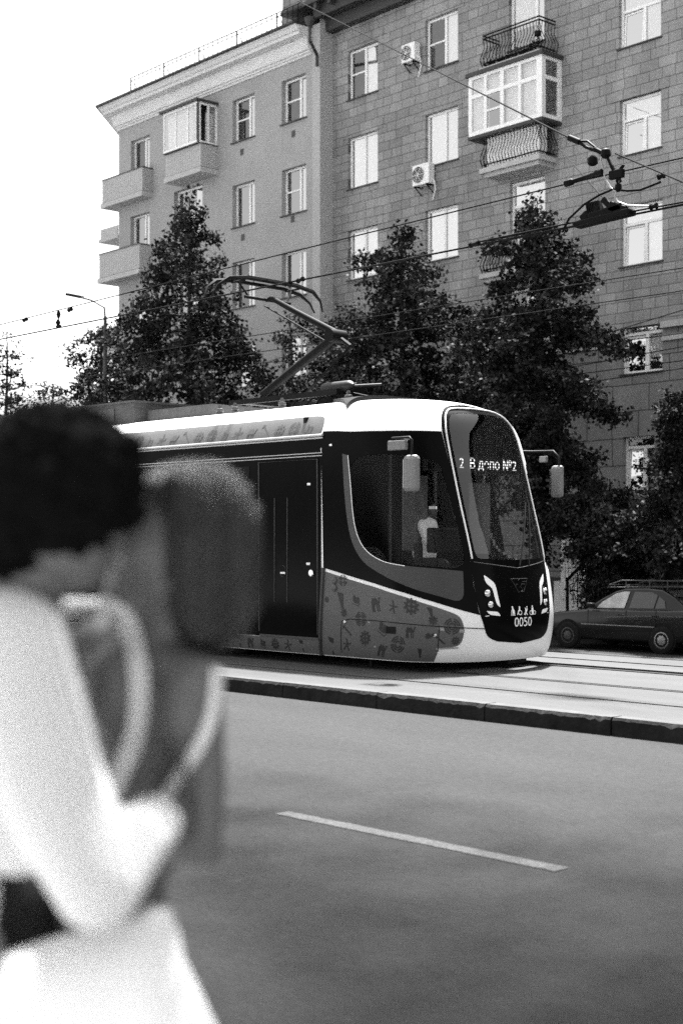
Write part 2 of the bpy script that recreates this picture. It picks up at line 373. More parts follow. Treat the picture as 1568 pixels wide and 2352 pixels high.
def window(par, op, Y, muls=(.5,), transom=None, back='ww', fw=.075, sillm=TIN, inset=.13, tilt=None, sash=None, head=True):
    """frame, one pane per light, sill; each light backed by a curtain or a dark room"""
    x0, x1, z0, z1 = op; y = Y+inset
    f = MB(); t = .06
    f.box((x0+.002, y, z0+.002), (x0+fw, y+t, z1-.002)); f.box((x1-fw, y, z0+.002), (x1-.002, y+t, z1-.002))
    f.box((x0+fw, y+.001, z0+.002), (x1-fw, y+t, z0+fw)); f.box((x0+fw, y+.001, z1-fw), (x1-fw, y+t, z1-.002))
    cuts = [x0+fw]+[x0+(x1-x0)*m for m in muls]+[x1-fw]
    ztop = z1-fw
    if transom: zt = z0+(z1-z0)*transom; f.box((x0+fw, y-.004, zt-.04), (x1-fw, y+t, zt+.04)); ztop = zt-.04
    for m in cuts[1:-1]: f.box((m-.045, y-.006, z0+fw), (m+.045, y+t, ztop))
    lights = [(cuts[i]+(.045 if i else 0), cuts[i+1]-(.045 if i < len(cuts)-2 else 0), z0+fw, ztop) for i in range(len(cuts)-1)]
    if sash is not None:                          # an extra horizontal bar or opened sash in one light
        a, b_, c, d = lights[sash]; f.box((a, y+.002, c+(d-c)*.52-.025), (b_, y+t-.01, c+(d-c)*.52+.025))
    if transom: lights.append((x0+fw, x1-fw, zt+.04, z1-fw))
    if tilt is not None:                          # sash tilted inwards at the top
        a, b_, c, d = lights[tilt]; k = .05
        for xa in (a+.02, b_-.06): f.bar((xa+.02, y+.03, c), (xa+.02, y+.03+k, d-.02), .045, .045)
        f.box((a+.02, y+.03+k-.03, d-.07), (b_-.02, y+.03+k+.02, d-.02))
    fo = f.build('window', PVC, par, MB_ROT if par is None else None)
    for i, (a, b_, c, d) in enumerate(lights):
        p = MB(); tt = .05 if i == tilt else 0
        p.quad((a, y+.03, c), (b_, y+.03, c), (b_, y+.03+tt, d), (a, y+.03+tt, d)); k = back[min(i, len(back)-1)]; p.build('pane', PANET if i == tilt else {'w': PANEB, 'g': PANEM, 'h': PANEM, 'd': PANE}[k], fo)
        q = MB(); yy = y+(.13 if i == tilt else .085); n = max(6, int((b_-a)/.05)); amp = .01 if k in 'wg' else 0
        pts = [(a-.02+(b_-a+.04)*j/n, yy+amp*math.sin(j*1.9+i)) for j in range(n+1)]
        z_low = c-.05
        if k == 'h': z_low = c+(d-c)*.35
        q.add([(X, Yy, z_low) for X, Yy in pts]+[(X, Yy, d+.05) for X, Yy in pts], [(j, j+1, n+2+j, n+1+j) for j in range(n)])
        if k == 'h': q.quad((a-.02, yy+.02, c-.05), (b_+.02, yy+.02, c-.05), (b_+.02, yy+.02, d), (a-.02, yy+.02, d), 1)
        q.build('curtain' if k in 'wgh' else 'dark_interior', [CURT if k in 'wh' else (SHEET if k == 'g' else ROOMD), ROOMD], fo)
    s = MB(); s.box((x0-.05, Y-.07, z0-.045), (x1+.05, Y+inset-.002, z0-.005)); s.build('sill', sillm, fo)
    return fo
def wpos(pl, pr, bl, br, tl, Y=YR):
    a = loc(pl, bl, Y); b_ = loc(pr, br, Y); c = loc(pl, tl, Y); z0 = (a.z+b_.z)/2; return (a.x, b_.x, z0, z0+c.z-a.z)
def railing(par, x0, x1, y0, y1, z0, h, mat, name='balcony_railing', belly=.13):
    """wrought-iron railing on three sides, bars bellying outwards"""
    m = MB()
    def side(ax, ay, bx, by, nx, ny):
        L = math.hypot(bx-ax, by-ay); n = max(2, int(L/.125))
        for zz, off in ((z0+h, .0), (z0+h-.1, 0), (z0+.12, 0)): m.bar((ax+nx*off, ay+ny*off, zz), (bx+nx*off, by+ny*off, zz), .035, .035)
        for i in range(n+1):
            X = ax+(bx-ax)*i/n; Y = ay+(by-ay)*i/n; pth = []
            for q in np.linspace(0, 1, 9):
                o = belly*math.exp(-((q-.27)/.2)**2)-.05*math.exp(-((q-.72)/.15)**2); pth.append((X+nx*o, Y+ny*o, z0+.02+q*(h-.1)))
            m.tube(pth, .016, 4)
    side(x0, y0, x1, y0, 0, -1); side(x1, y0, x1, y1, 1, 0); side(x0, y1, x0, y0, -1, 0)
    return m.build(name, mat, par)

# --- right-hand house, block-faced
hr = thing('apartment_building', 'right-hand apartment house faced with rough grey stone blocks and white-framed windows', 'building', (0, 0, 0)); hr.matrix_basis = MB_ROT.copy()
_link = link
def link(name, me, mats, parent=None, M=None, smooth=False):
    o = _link(name, me, mats, None, None, smooth)
    if parent is not None:
        o.parent = parent
        o.matrix_parent_inverse = Matrix.Identity(4) if parent.get('_frame') else world_of(parent).inverted()
        if parent.get('_frame'): o['_frame'] = 1
    if M is not None: o.matrix_basis = M
    return o
hr['_frame'] = 1
XL = loc(760, 600).x; XE = XL+62; ZB = PAVZ-.02
ZEAVE = loc(757, 70).z+.25
WR = {'A1': wpos(799, 867, 232, 207, 119.5), 'A2': wpos(799, 867, 438, 415, 321), 'A3': wpos(799, 867, 647, 628, 534), 'A4': wpos(799, 867, 857, 842, 745),
      'B1': wpos(976, 1051, 165, 139, 48), 'B2': wpos(976, 1051, 388, 361, 268), 'B3': wpos(976, 1051, 604, 587, 486), 'B4': wpos(976, 1051, 822, 808, 705),
      'D0': wpos(1420, 1517, 114, 83, -15), 'D1': wpos(1422, 1517, 362, 335, 234), 'D2': wpos(1424, 1520, 615, 596, 478), 'D3': wpos(1426, 1521, 862, 848, 737), 'D4': wpos(1430, 1503, 1128, 1122, 1006),
      'C1': wpos(1168, 1249, 118, 92, -45), 'C2': wpos(1168, 1249, 372, 352, 215), 'C3': wpos(1170, 1251, 636, 620, 422), 'C4': wpos(1168, 1246, 789, 779, 668)}
for r_, o_ in ((1, -1), (2, 0)):                  # the same columns repeated beyond the right edge and one row up
    WR['E%d' % r_] = tuple(v+(6.2 if i < 2 else 0) for i, v in enumerate(WR['D%d' % r_]))
WR['A0'] = None; del WR['A0']
ops = list(WR.values())
ZG = (loc(1375, 762).z)                           # ledge above the ground floor
up = MB(); wall(up, XL, XE, ZG, ZEAVE+.8, YR, [o for o in ops if o[2] > ZG-.6 and o[3] > ZG+.4 and o[2] > ZG], .2, 0, 1)
d3 = WR['D3']
wall_ops_low = [o for o in ops if o[2] <= ZG]
up.build('wall', [STONE, STONE], hr)
lw = MB()
zg_ops = [(o[0], o[1], o[2], min(o[3], ZG)) for o in wall_ops_low]
wall(lw, XL, XE, ZB+1.2, ZG, YR-.02, zg_ops, .22, 0, 0)
lw.box((XL, YR-.06, ZB-.2), (XE, YR+.3, ZB+1.2), 1)
lw.build('ground_floor', [STONED, PLINTH], hr)
# the part of low windows that rises past the ledge
lg = MB(); segs = sorted([(o[0], o[1]) for o in wall_ops_low if o[3] > ZG-.05]); x = XL
for a, b_ in segs+[(XE, XE)]:
    lg.box((x, YR-.16, ZG-.16), (a-.02, YR-.005, ZG+.02)); lg.box((x, YR-.10, ZG-.52), (a-.02, YR-.025, ZG-.36)); x = b_+.02
lg.build('string_course', SLAB, hr)
styles = {'A1': dict(muls=(.52,), back='dw', sash=0), 'B1': dict(muls=(.56,), back='dw', sash=0), 'A2': dict(muls=(.5,), back='ww'), 'A3': dict(muls=(.52,), back='ww'), 'B2': dict(muls=(.56,), back='ww'),
          'B3': dict(muls=(.54,), back='ww'), 'A4': dict(back='ww'), 'B4': dict(back='wd'), 'C1': dict(muls=(.72,), back='hw', transom=.80), 'C2': dict(muls=(.4,), back='dd'), 'C3': dict(muls=(.6,), back='gw', transom=.74), 'C4': dict(muls=(.5,), back='dw'),
          'D0': dict(muls=(.56,), transom=.66, back='ww', tilt=0), 'D1': dict(muls=(.56,), transom=.64, back='ww', tilt=0), 'D2': dict(muls=(.56,), transom=.70, back='ww', tilt=0), 'D3': dict(muls=(.58,), transom=.72, back='whw', tilt=0), 'D4': dict(muls=(.62,), transom=.80, back='wdd', tilt=0)}
for k, o in WR.items():
    fo = window(hr, o, YR, **styles.get(k, dict(muls=(.56,), transom=.66, back='gw')))
    if k in ('A1', 'A2', 'A3', 'B1', 'B2', 'B3', 'D1', 'D2'): m = MB(); m.box((o[0]-.28, YR-.018, o[3]+.004), (o[1]+.28, YR+.03, o[3]+.36)); m.build('lintel', STONE, fo)
# roof and eaves
rf = MB(); e0 = loc(707, 10, -1.05); zs = e0.z
rf.box((XL-1.6, -1.05, zs), (XE, 13, zs+.14)); rf.add([(XL-1.6, -1.05, zs+.14), (XE, -1.05, zs+.14), (XE, 6, zs+3), (XL-1.6, 6, zs+3)], [(0, 1, 2, 3)])
rf.box((XL-.1, -.75, zs-.42), (XE, .3, zs-.001)); rf.box((XL-.02, -.35, zs-.85), (XE, .25, zs-.421))
for i in range(60): rf.box((XL+.2+i*.75, -1.0, zs-.22), (XL+.34+i*.75, -.751, zs-.002))
rf.build('roof', TIN, hr)
sd = MB(); sd.box((XL+.05, .25, ZB), (XE, 12.5, zs-.2)); sd.build('house_core', ROOMD, hr)
# glazed bay, balconies
pb = reach(1289, 1243.5, 144, YR); bx0, bx1 = loc(1075.8, 177, -pb).x, loc(1243.5, 125.7, -pb).x
bz1 = (loc(1075.8, 177.6, -pb).z+loc(1243.5, 125.7, -pb).z)/2; bz0 = (loc(1075.8, 316, -pb).z+loc(1243.5, 267, -pb).z)/2
f = MB(); y = -pb; f.box((bx0-.08, y-.08, bz1), (bx1+.08, 0, bz1+.12), 1); f.box((bx0-.02, y-.02, bz0-.10), (bx1+.02, 0, bz0), 1)
f.box((bx0, y, bz0), (bx1, y+.07, bz0+.13)); f.box((bx0, y, bz1-.1), (bx1, y+.07, bz1))
f.box((bx1-.07, y+.07, bz0), (bx1, 0, bz0+.13)); f.box((bx1-.07, y+.07, bz1-.1), (bx1, 0, bz1)); f.box((bx0, y+.07, bz0), (bx0+.07, 0, bz0+.13)); f.box((bx0, y+.07, bz1-.1), (bx0+.07, 0, bz1))
zt = bz0+(bz1-bz0)*.66; wdt = bx1-bx0
f.box((bx0, y+.002, zt-.06), (bx1, y+.068, zt+.06)); f.box((bx1-.068, y+.07, zt-.06), (bx1-.002, 0, zt+.06))
cuts = [0, .23, .46, .70, 1]
for c, hw in ((0.02, .09), (.235, .07), (.465, .09), (.705, .07), (.965, .14)): f.box((bx0+wdt*c-hw*.8, y-.004, bz0+.13), (bx0+wdt*c+hw*.8, y+.066, bz1-.1))
f.box((bx1-.072, -.16, bz0+.13), (bx1+.002, 0, bz1-.1)); f.box((bx1-.071, y+.062, bz0+.13), (bx1+.001, y+.17, bz1-.1))
f.box((bx0+wdt*.235, y+.003, bz0+.13+(zt-bz0)*.42), (bx0+wdt*.465, y+.06, bz0+.19+(zt-bz0)*.42))
bay = f.build('glazed_bay', [PVC, TIN], hr)
for i in range(4):
    for a, b_ in ((bz0+.13, zt-.06), (zt+.06, bz1-.1)):
        p = MB(); p.quad((bx0+wdt*cuts[i]+.05, y+.035, a), (bx0+wdt*cuts[i+1]-.05, y+.035, a), (bx0+wdt*cuts[i+1]-.05, y+.035, b_), (bx0+wdt*cuts[i]+.05, y+.035, b_)); p.build('pane', PANEM, bay)
p = MB(); p.quad((bx1-.035, y+.17, bz0+.13), (bx1-.035, -.16, bz0+.13), (bx1-.035, -.16, bz1-.1), (bx1-.035, y+.17, bz1-.1)); p.build('pane', PANEM, bay)
q = MB()
for i, mi in ((0, 0), (1, 1), (2, 0), (3, 0)): q.quad((bx0+wdt*cuts[i]+.02, y+.2, bz0+.05), (bx0+wdt*cuts[i+1]-.02, y+.2, bz0+.05), (bx0+wdt*cuts[i+1]-.02, y+.2, (zt if i == 1 else bz1)-.05), (bx0+wdt*cuts[i]+.02, y+.2, (zt if i == 1 else bz1)-.05), mi)
q.quad((bx0+wdt*.23, y+.2, zt), (bx0+wdt*.46, y+.2, zt), (bx0+wdt*.46, y+.2, bz1-.05), (bx0+wdt*.23, y+.2, bz1-.05), 0)
q.quad((bx1-.25, y+.1, bz0), (bx1-.25, -.05, bz0), (bx1-.25, -.05, bz1), (bx1-.25, y+.1, bz1), 1)
q.build('curtain', [CURT, ROOMD], bay)
def balcony(pxa, pya, pxb, pyb, p, sheet=False, h=1.0, right=None, Y=YR):
    a, b_ = loc(pxa, pya, Y-p), loc(pxb, pyb, Y-p); z = (a.z+b_.z)/2
    s = MB(); s.box((a.x, Y-p, z-.15), (b_.x, Y-.003, z)); s.box((a.x+.12, Y-p+.12, z-.28), (b_.x-.12, Y-.003, z-.151)); so_ = s.build('balcony', SLAB, hr)
    railing(so_, a.x+.1, b_.x-.08, Y-p+.08, Y, z, h, IRON)
    if sheet: t = MB(); t.box((a.x+.16, Y-p+.20, z+.02), (b_.x-.14, Y-p+.22, z+h-.06)); t.box((b_.x-.16, Y-p+.2, z+.02), (b_.x-.14, Y-.3, z+h-.06)); t.build('white_sheet', CURT, so_)
    return so_, a.x, b_.x, z
pbl = reach(1278, 1237, 366, YR)
balcony(1099.5, 389, 1237, 352, pbl, True, 1.15)
tb, ax_, bx_, z_ = balcony(1099.5, 158, 1238, 111, pbl, False, 1.02)
pl = MB()
for i in range(900):
    X = rng.uniform(ax_+.2, bx_-.1); big = X > bx_-.55; Z = z_+rng.uniform(0, .42 if big else .2); Yq = -pbl+.2+rng.normal(0, .06); s_ = .035
    d = Vector(rng.normal(0, 1, 3)).normalized(); e = d.orthogonal().normalized()*s_; g = d.cross(e).normalized()*s_*.6; c = Vector((X, Yq, Z)); pl.add([c-e, c-g, c+e, c+g], [(0, 1, 2, 3)])
pl.build('balcony_plants', LEAF[2], tb, fix=False)
pt = MB(); pc = loc(1233, 80, -pbl+.1); pt.lathe((pc.x+.02, -pbl+.1, pc.z-.05), [(.05, 0), (.10, .02), (.11, .15), (.10, .16)], 10); pt.build('hanging_pot', DARK, tb)
balcony(1099, 630, 1238, 604, pbl, False, 1.0)
# pale pilaster, doorway steps and dark recess near the pavement
def wpt(px, py, Y): return loc(px, py, Y)
pa = wpt(1288, 1150, -.5); pb_ = wpt(1343, 1150, -.5)
pp = MB(); n = 7; wd = (pb_.x-pa.x)/n
for i in range(n): pp.lathe((pa.x+wd*(i+.5), -.42, ZB), [(wd*.5, 0), (wd*.5, pa.z-ZB)], 10)
pp.box((pa.x-.1, -.40, ZB), (pb_.x+.1, .1, pa.z)); pp.box((pa.x-.15, -.66, ZB), (pb_.x+.15, .1, ZB+1.1)); pp.build('pilaster', CORN, hr, smooth=True)
dr = MB(); da = wpt(1375, 1200, -.1).x; dr.box((da, -.35, ZB), (da+2.6, -.02, ZB+3.0)); dr.box((da+.2, -.40, ZB+.3), (da+1.2, -.351, ZB+2.7)); dr.box((da+1.4, -.40, ZB+.3), (da+2.4, -.351, ZB+2.7)); dr.build('doorway', PLINTH, hr)
cn = MB(); cn.box((da-.3, -1.1, ZB+2.05), (da+.7, -.02, ZB+2.25)); cn.build('door_canopy', SLAB, hr)

# air conditioners on the wall
def aircon(pxa, pya, pxb, pyb, label):
    a = loc(pxa, pya, -.34); b_ = loc(pxb, pyb, -.34); t = thing('air_conditioner', label, 'air conditioner', MB_ROT @ Vector(((a.x+b_.x)/2, 0, b_.z)), 'air conditioners on the block wall'); t.matrix_basis = MB_ROT.copy(); t['_frame'] = 1
    x0, x1, z0, z1 = a.x, b_.x, b_.z, a.z
    m = MB(); m.box((x0, -.34, z0), (x1, -.06, z1)); c = m.build('casing', PVC, t, bevel=.02)
    cx = x0+(x1-x0)*.36; cz = (z0+z1)/2; rr = (z1-z0)*.40
    m = MB(); m.lathe((cx, -.343, cz), [(rr, 0), (rr, .012)], 20, (0, -1, 0)); g = m.build('fan_opening', DARK, t)
    m = MB()
    for r_ in (.25, .5, .75, .98): m.tube([(cx+rr*r_*math.cos(q), -.36, cz+rr*r_*math.sin(q)) for q in np.linspace(0, 2*math.pi, 21)], .008, 4)
    for q in range(6): m.bar((cx, -.36, cz), (cx+rr*math.cos(q*1.047), -.36, cz+rr*math.sin(q*1.047)), .012, .012)
    m.build('fan_grille', PVC, t)
    m = MB()
    for X in (x0+.1, x1-.12): m.box((X, -.36, z0-.04), (X+.04, -.001, z0-.005)); m.bar((X+.02, -.33, z0-.04), (X+.02, -.01, z0-.28), .03, .03)
    m.build('bracket', IRON, t)
    m = MB(); m.tube([(x1+.003, -.2, z0+.15), (x1+.1, -.18, z0+.08), (x1+.09, -.12, z0-.2), (x1-.1, -.05, z0-.5)], .022, 6); m.build('pipe', PVC, t)
aircon(921, 105, 951, 136, 'upper white air conditioner fixed to the block wall between two top-floor windows')
aircon(946, 382, 984, 419, 'lower white air conditioner on the block wall left below a second-row window')

# --- left-hand house, plastered
hl = thing('apartment_building', 'left-hand apartment house with smooth plaster walls, white cornice and roof railing', 'building'); hl.matrix_basis = MB_ROT.copy(); hl['_frame'] = 1
LX1 = loc(735, 300, YL).x; LX0 = loc(273, 350, YL).x
LW = {'a1': wpos(534, 585, 329, 312, 231, YL), 'a2': wpos(534, 585, 526, 509, 429, YL), 'a3': wpos(534, 585, 713, 698, 606, YL), 'a4': wpos(534, 585, 893, 884, 794, YL),
      'b1': wpos(647, 703, 287, 268, 187, YL), 'b2': wpos(647, 703, 499.5, 480, 394, YL), 'b3': wpos(647, 703, 688, 672, 584, YL), 'b4': wpos(647, 703, 871, 862, 776, YL),
      'c1': wpos(301, 344, 425, 408, 326, YL), 'c2': wpos(300, 344, 610, 596, 500, YL), 'c3': wpos(300, 344, 790, 780, 690, YL), 'g1': wpos(400, 465, 560, 545, 440, YL), 'g2': wpos(400, 465, 760, 745, 650, YL)}
zc = loc(606, 165, YL-.1).z; ztopL = loc(606, 86, YL-.75).z
m = MB(); wall(m, LX0, LX1, ZB-.2, zc+.2, YL, list(LW.values()), .26, 0, 0)
m.quad((LX1, YL, ZB-.2), (LX1, 6, ZB-.2), (LX1, 6, ztopL+1.4), (LX1, YL, ztopL+1.4), 1)
dg = 9.0; m.quad((LX0, YL, ZB-.2), (LX0, YL, zc+.2), (LX0-dg*.70, YL+dg*.72, zc+.2), (LX0-dg*.70, YL+dg*.72, ZB-.2), 0)
m.quad((LX1-.42, YL-.004, ZB), (LX1, YL-.004, ZB), (LX1, YL-.004, ztopL+.1), (LX1-.42, YL-.004, ztopL+.1), 1)
m.quad((LX0+.02, YL+.0, ZB), (LX0+.021, YL, ZB), (LX0+.021, YL, ZB+.01), (LX0+.02, YL, ZB+.01), 0)
m.build('wall', [STUCCO, STUCCOL], hl)
rs = MB(); xa = loc(348, 400, YL-.06).x; xb = loc(500, 400, YL-.06).x
m = MB(); m.box((LX0+.3, YL+.27, ZB), (LX1-.05, YL+11, ztopL-.1)); m.build('house_core', ROOMD, hl)
LS = {'a1': 'dw', 'a2': 'hw', 'a3': 'dw', 'a4': 'ww', 'b1': 'dw', 'b2': 'gw', 'b3': 'hw', 'b4': 'ww', 'c1': 'dw', 'c2': 'gw', 'c3': 'ww', 'g1': 'gw', 'g2': 'gw'}
for k, o in LW.items(): window(hl, o, YL, muls=(.62 if k[0] in 'ab' else .6,), back=LS[k], fw=.07, sillm=TIN, inset=.2, sash=0 if k in ('b1', 'b2', 'a1') else None)
# cornice: stepped profile swept along the front and round the chamfered end
prof = [(0, zc-.02), (.06, zc-.02), (.07, zc+.07), (.13, zc+.10), (.13, zc+.18), (.20, zc+.21), (.26, zc+.62), (.30, zc+.74), (.30, zc+.80), (.62, zc+.86), (.62, zc+1.02), (.68, zc+1.05), (.76, zc+1.22), (.80, zc+1.24), (.80, ztopL), (0, ztopL+.02)]
prof = [(o, zc+(z-zc)*(ztopL-zc)/1.30 if z not in (ztopL, ztopL+.02) else z) for o, z in prof]
def sweep(prof, name, mats, mi=None):
    m = MB(); n = len(prof); secs = [(LX1-.43, YL, 0, -1), (LX0, YL, -.42, -1), (LX0-dg*.7, YL+dg*.72, -.72, -.70)]
    vs = [(x+nx*o, y+ny*o, z) for x, y, nx, ny in secs for o, z in prof]
    m.add(vs, [(i*n+k, (i+1)*n+k, (i+1)*n+k+1, i*n+k+1) for i in range(2) for k in range(n-1)]); m.add([v for v in vs[:n]], [tuple(range(n))]); return m.build(name, mats, hl)
sweep(prof, 'cornice', CORN)
sweep([(.70, ztopL-.01), (.92, ztopL+.02), (.92, ztopL+.08), (0, ztopL+.5), (-4, ztopL+1.0)], 'roof', TIN)
# roof railing
m = MB(); x = loc(300, 195, YL-.7).x; xe = LX1-.2; zr = ztopL+.10; i = 0
while x < xe:
    m.bar((x, YL-.68, zr-.05), (x, YL-.68, zr+.62), .022 if i % 8 else .04, .022 if i % 8 else .04)
    if i % 8 == 0: m.bar((x, YL-.68, zr+.55), (x, YL-.2, zr+.1), .02, .02)
    x += .3; i += 1
m.bar((loc(300, 195, YL-.7).x, YL-.68, zr+.62), (xe, YL-.68, zr+.62), .03, .03); m.bar((loc(300, 195, YL-.7).x, YL-.68, zr+.48), (xe, YL-.68, zr+.48), .02, .02); m.build('roof_railing', IRON, hl)
ch = MB(); ca, cb_ = loc(662, 60, YL+2.5), loc(712, 60, YL+2.5); ch.box((ca.x, YL+2.2, ztopL), (cb_.x, YL+3.0, ca.z+1.6)); ch.box((ca.x-.06, YL+2.14, ca.z+1.2), (cb_.x+.06, YL+3.06, ca.z+1.35)); ch.build('chimney', STONED, hl)
dp = MB(); p0 = loc(714, 45, YL-.8); q0 = loc(733, 112, YL-.1)
dp.lathe((p0.x, YL-.85, p0.z-.25), [(.09, 0), (.17, .16), (.2, .3)], 10); dp.tube([(p0.x, YL-.85, p0.z-.2), (p0.x, YL-.85, p0.z-.75), (q0.x-.1, YL-.12, q0.z-.2), (q0.x-.1, YL-.12, q0.z-.6)], .06, 8); dp.build('downpipe', TIN, hl)
# small vents
m = MB()
for px, py in ((556, 349), (674, 307), (672, 503), (558, 545)): c = loc(px, py, YL); m.box((c.x-.1, YL-.012, c.z-.12), (c.x+.1, YL+.02, c.z+.12))
m.build('vent_grille', EQUIP, hl)
def parapet(pxa, pya_t, pya_b, pxb, pyb_t, pyb_b, p, hrib=True, back=None):
    a = loc(pxa, pya_t, YL-p); b_ = loc(pxb, pyb_t, YL-p); zt_ = (a.z+b_.z)/2; zb_ = (loc(pxa, pya_b, YL-p).z+loc(pxb, pyb_b, YL-p).z)/2
    m = MB(); m.box((a.x-.06, YL-p-.06, zb_-.2), (b_.x+.06, YL+1.5 if pxa < 300 else YL-.003, zb_)); so_ = m.build('balcony', SLAB, hl)
    m = MB(); m.box((a.x, YL-p, zb_+.03), (b_.x, YL-p+.05, zt_)); m.box((b_.x-.05, YL-p+.05, zb_+.03), (b_.x, YL-.003, zt_)); m.box((a.x, YL-p+.05, zb_+.03), (a.x+.05, YL+1.4 if pxa < 300 else YL-.003, zt_))
    n = int((b_.x-a.x)/.14)
    for i in range(1, n): m.box((a.x+(b_.x-a.x)*i/n-.012, YL-p-.012, zb_+.03), (a.x+(b_.x-a.x)*i/n+.012, YL-p+.001, zt_-.02))
    for i in range(1, 7): m.box((b_.x-.001, YL-p+p*i/7-.012, zb_+.03), (b_.x+.012, YL-p+p*i/7+.012, zt_-.02))
    m.build('parapet', SHEET, so_)
    m = MB(); m.box((a.x-.03, YL-p-.03, zt_), (b_.x+.03, YL-p+.08, zt_+.04)); m.box((b_.x-.08, YL-p+.081, zt_+.001), (b_.x+.03, YL-.003, zt_+.041)); m.box((a.x-.02, YL-p-.02, zb_), (b_.x+.02, YL-.004, zb_+.029)); m.build('handrail', TIN, so_)
    return so_, a.x, b_.x, zb_, zt_
p1 = reach(350, 326, 400, YL)
parapet(235, 417, 470, 327, 383, 437, p1); parapet(228, 586, 643, 320, 560, 615, p1); parapet(222, 760, 812, 316, 745, 795, p1)
for pxa, py in ((236, 552),):         # the neighbouring balconies round the corner
    c = loc(pxa+14, py, YL+2.2); m = MB(); m.box((c.x-.25, YL+1.8, c.z-.15), (c.x+1.4, YL+4, c.z)); m.box((c.x-.15, YL+1.85, c.z), (c.x+1.3, YL+1.9, c.z+.45)); m.build('balcony', SLAB, hl)
p2 = reach(499, 454, 232, YL)
bo, a_, b__, zb2, zt2 = parapet(381, 356, 408, 461, 330, 384, p2*.88)
x0, x1 = loc(375, 264, YL-p2).x, loc(454, 230, YL-p2).x; z1 = (loc(375, 264, YL-p2).z+loc(454, 230, YL-p2).z)/2; z0 = (loc(375, 352, YL-p2).z+loc(454, 329, YL-p2).z)/2; y = YL-p2
f = MB(); f.box((x0-.12, y-.12, z1), (x1+.1, YL, z1+.09), 1); f.box((x0, y, z0-.02), (x1, YL, z0+.02), 1)
for a, b_ in ((z0+.02, z0+.1), (z1-.09, z1)): f.box((x0, y, a), (x1-.05, y+.05, b_)); f.box((x1-.05, y+.05, a), (x1, YL, b_)); f.box((x0, y+.05, a), (x0+.05, YL, b_))
for c in (.02, .37, .72, .94): f.box((x0+(x1-x0)*c-.03, y-.003, z0+.1), (x0+(x1-x0)*c+.03, y+.048, z1-.09))
f.box((x1-.05, y, z0+.02), (x1+.01, y+.06, z1), 1)
for q in (.12, .55, .96): f.box((x1-.048, y+p2*q-.04, z0+.1), (x1+.002, y+p2*q+.04, z1-.09))
bay = f.build('glazed_bay', [PVC, TIN], hl)
for i in range(3):
    p = MB(); p.quad((x0+(x1-x0)*(.02+.35*i)+.03, y+.025, z0+.1), (x0+(x1-x0)*min(.37+.35*i, .94)-.03, y+.025, z0+.1), (x0+(x1-x0)*min(.37+.35*i, .94)-.03, y+.025, z1-.09), (x0+(x1-x0)*(.02+.35*i)+.03, y+.025, z1-.09)); p.build('pane', PANEM, bay)
p = MB(); p.quad((x1-.025, y+p2*.55, z0+.1), (x1-.025, YL-.04, z0+.1), (x1-.025, YL-.04, z1-.09), (x1-.025, y+p2*.55, z1-.09)); p.build('pane', PANEM, bay)
q = MB(); q.quad((x0+.05, y+.22, z0), (x1-.1, y+.22, z0), (x1-.1, y+.22, z1), (x0+.05, y+.22, z1)); q.quad((x1-.2, y+p2*.55, z0), (x1-.2, YL, z0), (x1-.2, YL, z1-.3), (x1-.2, y+p2*.55, z1-.3)); q.quad((x1-.35, y+.1, z0), (x1-.35, y+p2*.6, z0), (x1-.35, y+p2*.6, z1), (x1-.35, y+.1, z1), 1); q.build('curtain', [CURT, ROOMD], bay)

# ------------------------------------------------------------------ the tram
TW = 1.25; NB = .9; NE = 2/2.2; XREF = -11.32
PROFILE = [(.27, .05, -10.52), (.40, .02, -10.46), (.72, 0, -10.42), (1.1, 0, -10.46), (1.6, 0, -10.56), (2.1, 0, -10.70), (2.6, 0, -10.84), (2.88, .01, -10.925), (2.98, .03, -10.96), (3.08, .08, -11.0), (3.2, .16, -11.1), (3.3, .28, -11.3), (3.38, .46, -11.6), (3.43, .75, -12.1), (3.45, 1.1, -12.5)]
def catmull(P, k=12):
    P = np.array(P, float); out = []
    for i in range(len(P)-1):
        p0 = P[max(i-1, 0)]; p1 = P[i]; p2 = P[i+1]; p3 = P[min(i+2, len(P)-1)]
        for t in np.linspace(0, 1, k, endpoint=False): out.append(.5*(2*p1+(p2-p0)*t+(2*p0-5*p1+4*p2-p3)*t*t+(3*p1-p0-3*p2+p3)*t**3))
    out.append(P[-1]); return np.array(out)
PT = catmull(PROFILE); VT = np.concatenate([[0], np.cumsum(np.hypot(np.diff(PT[:, 0]), np.diff(PT[:, 1])))]); VMAX = VT[-1]
def S(s, v):                                     # tram skin: s < 0 along the near side, 0..pi round the nose, > pi along the far side
    s = np.asarray(s, float); v = np.asarray(v, float)
    z = np.interp(v, VT, PT[:, 0]); wd = TW-np.interp(v, VT, PT[:, 1]); xs = np.interp(v, VT, PT[:, 2])-NB
    f = np.clip(s, 0, math.pi); c = np.cos(f); sn = np.abs(np.sin(f))
    far = np.maximum(-s, 0)+np.maximum(s-math.pi, 0); k = np.clip(1-far/1.15, 0, 1); k = k*k*(3-2*k)   # the rake of the nose fades out along the sides
    x = xs*k+XREF*(1-k)+NB*sn**NE-far; y = TC-wd*np.sign(c)*np.abs(c)**NE
    return np.stack(np.broadcast_arrays(x, y, z), -1)
def SN(s, v, e=.004):
    s = np.asarray(s, float); v = np.asarray(v, float)
    n = np.cross(S(s+e, v)-S(s-e, v), S(s, np.minimum(v+e, VMAX))-S(s, np.maximum(v-e, 0))); return n/np.maximum(np.linalg.norm(n, axis=-1, keepdims=True), 1e-12)
def SO(s, v, off): return S(s, v)+SN(s, v)*off
def vz(z): return float(np.interp(z, PT[:, 0], VT))
def s_at(X): return X-XREF                       # s of a point on the straight near side
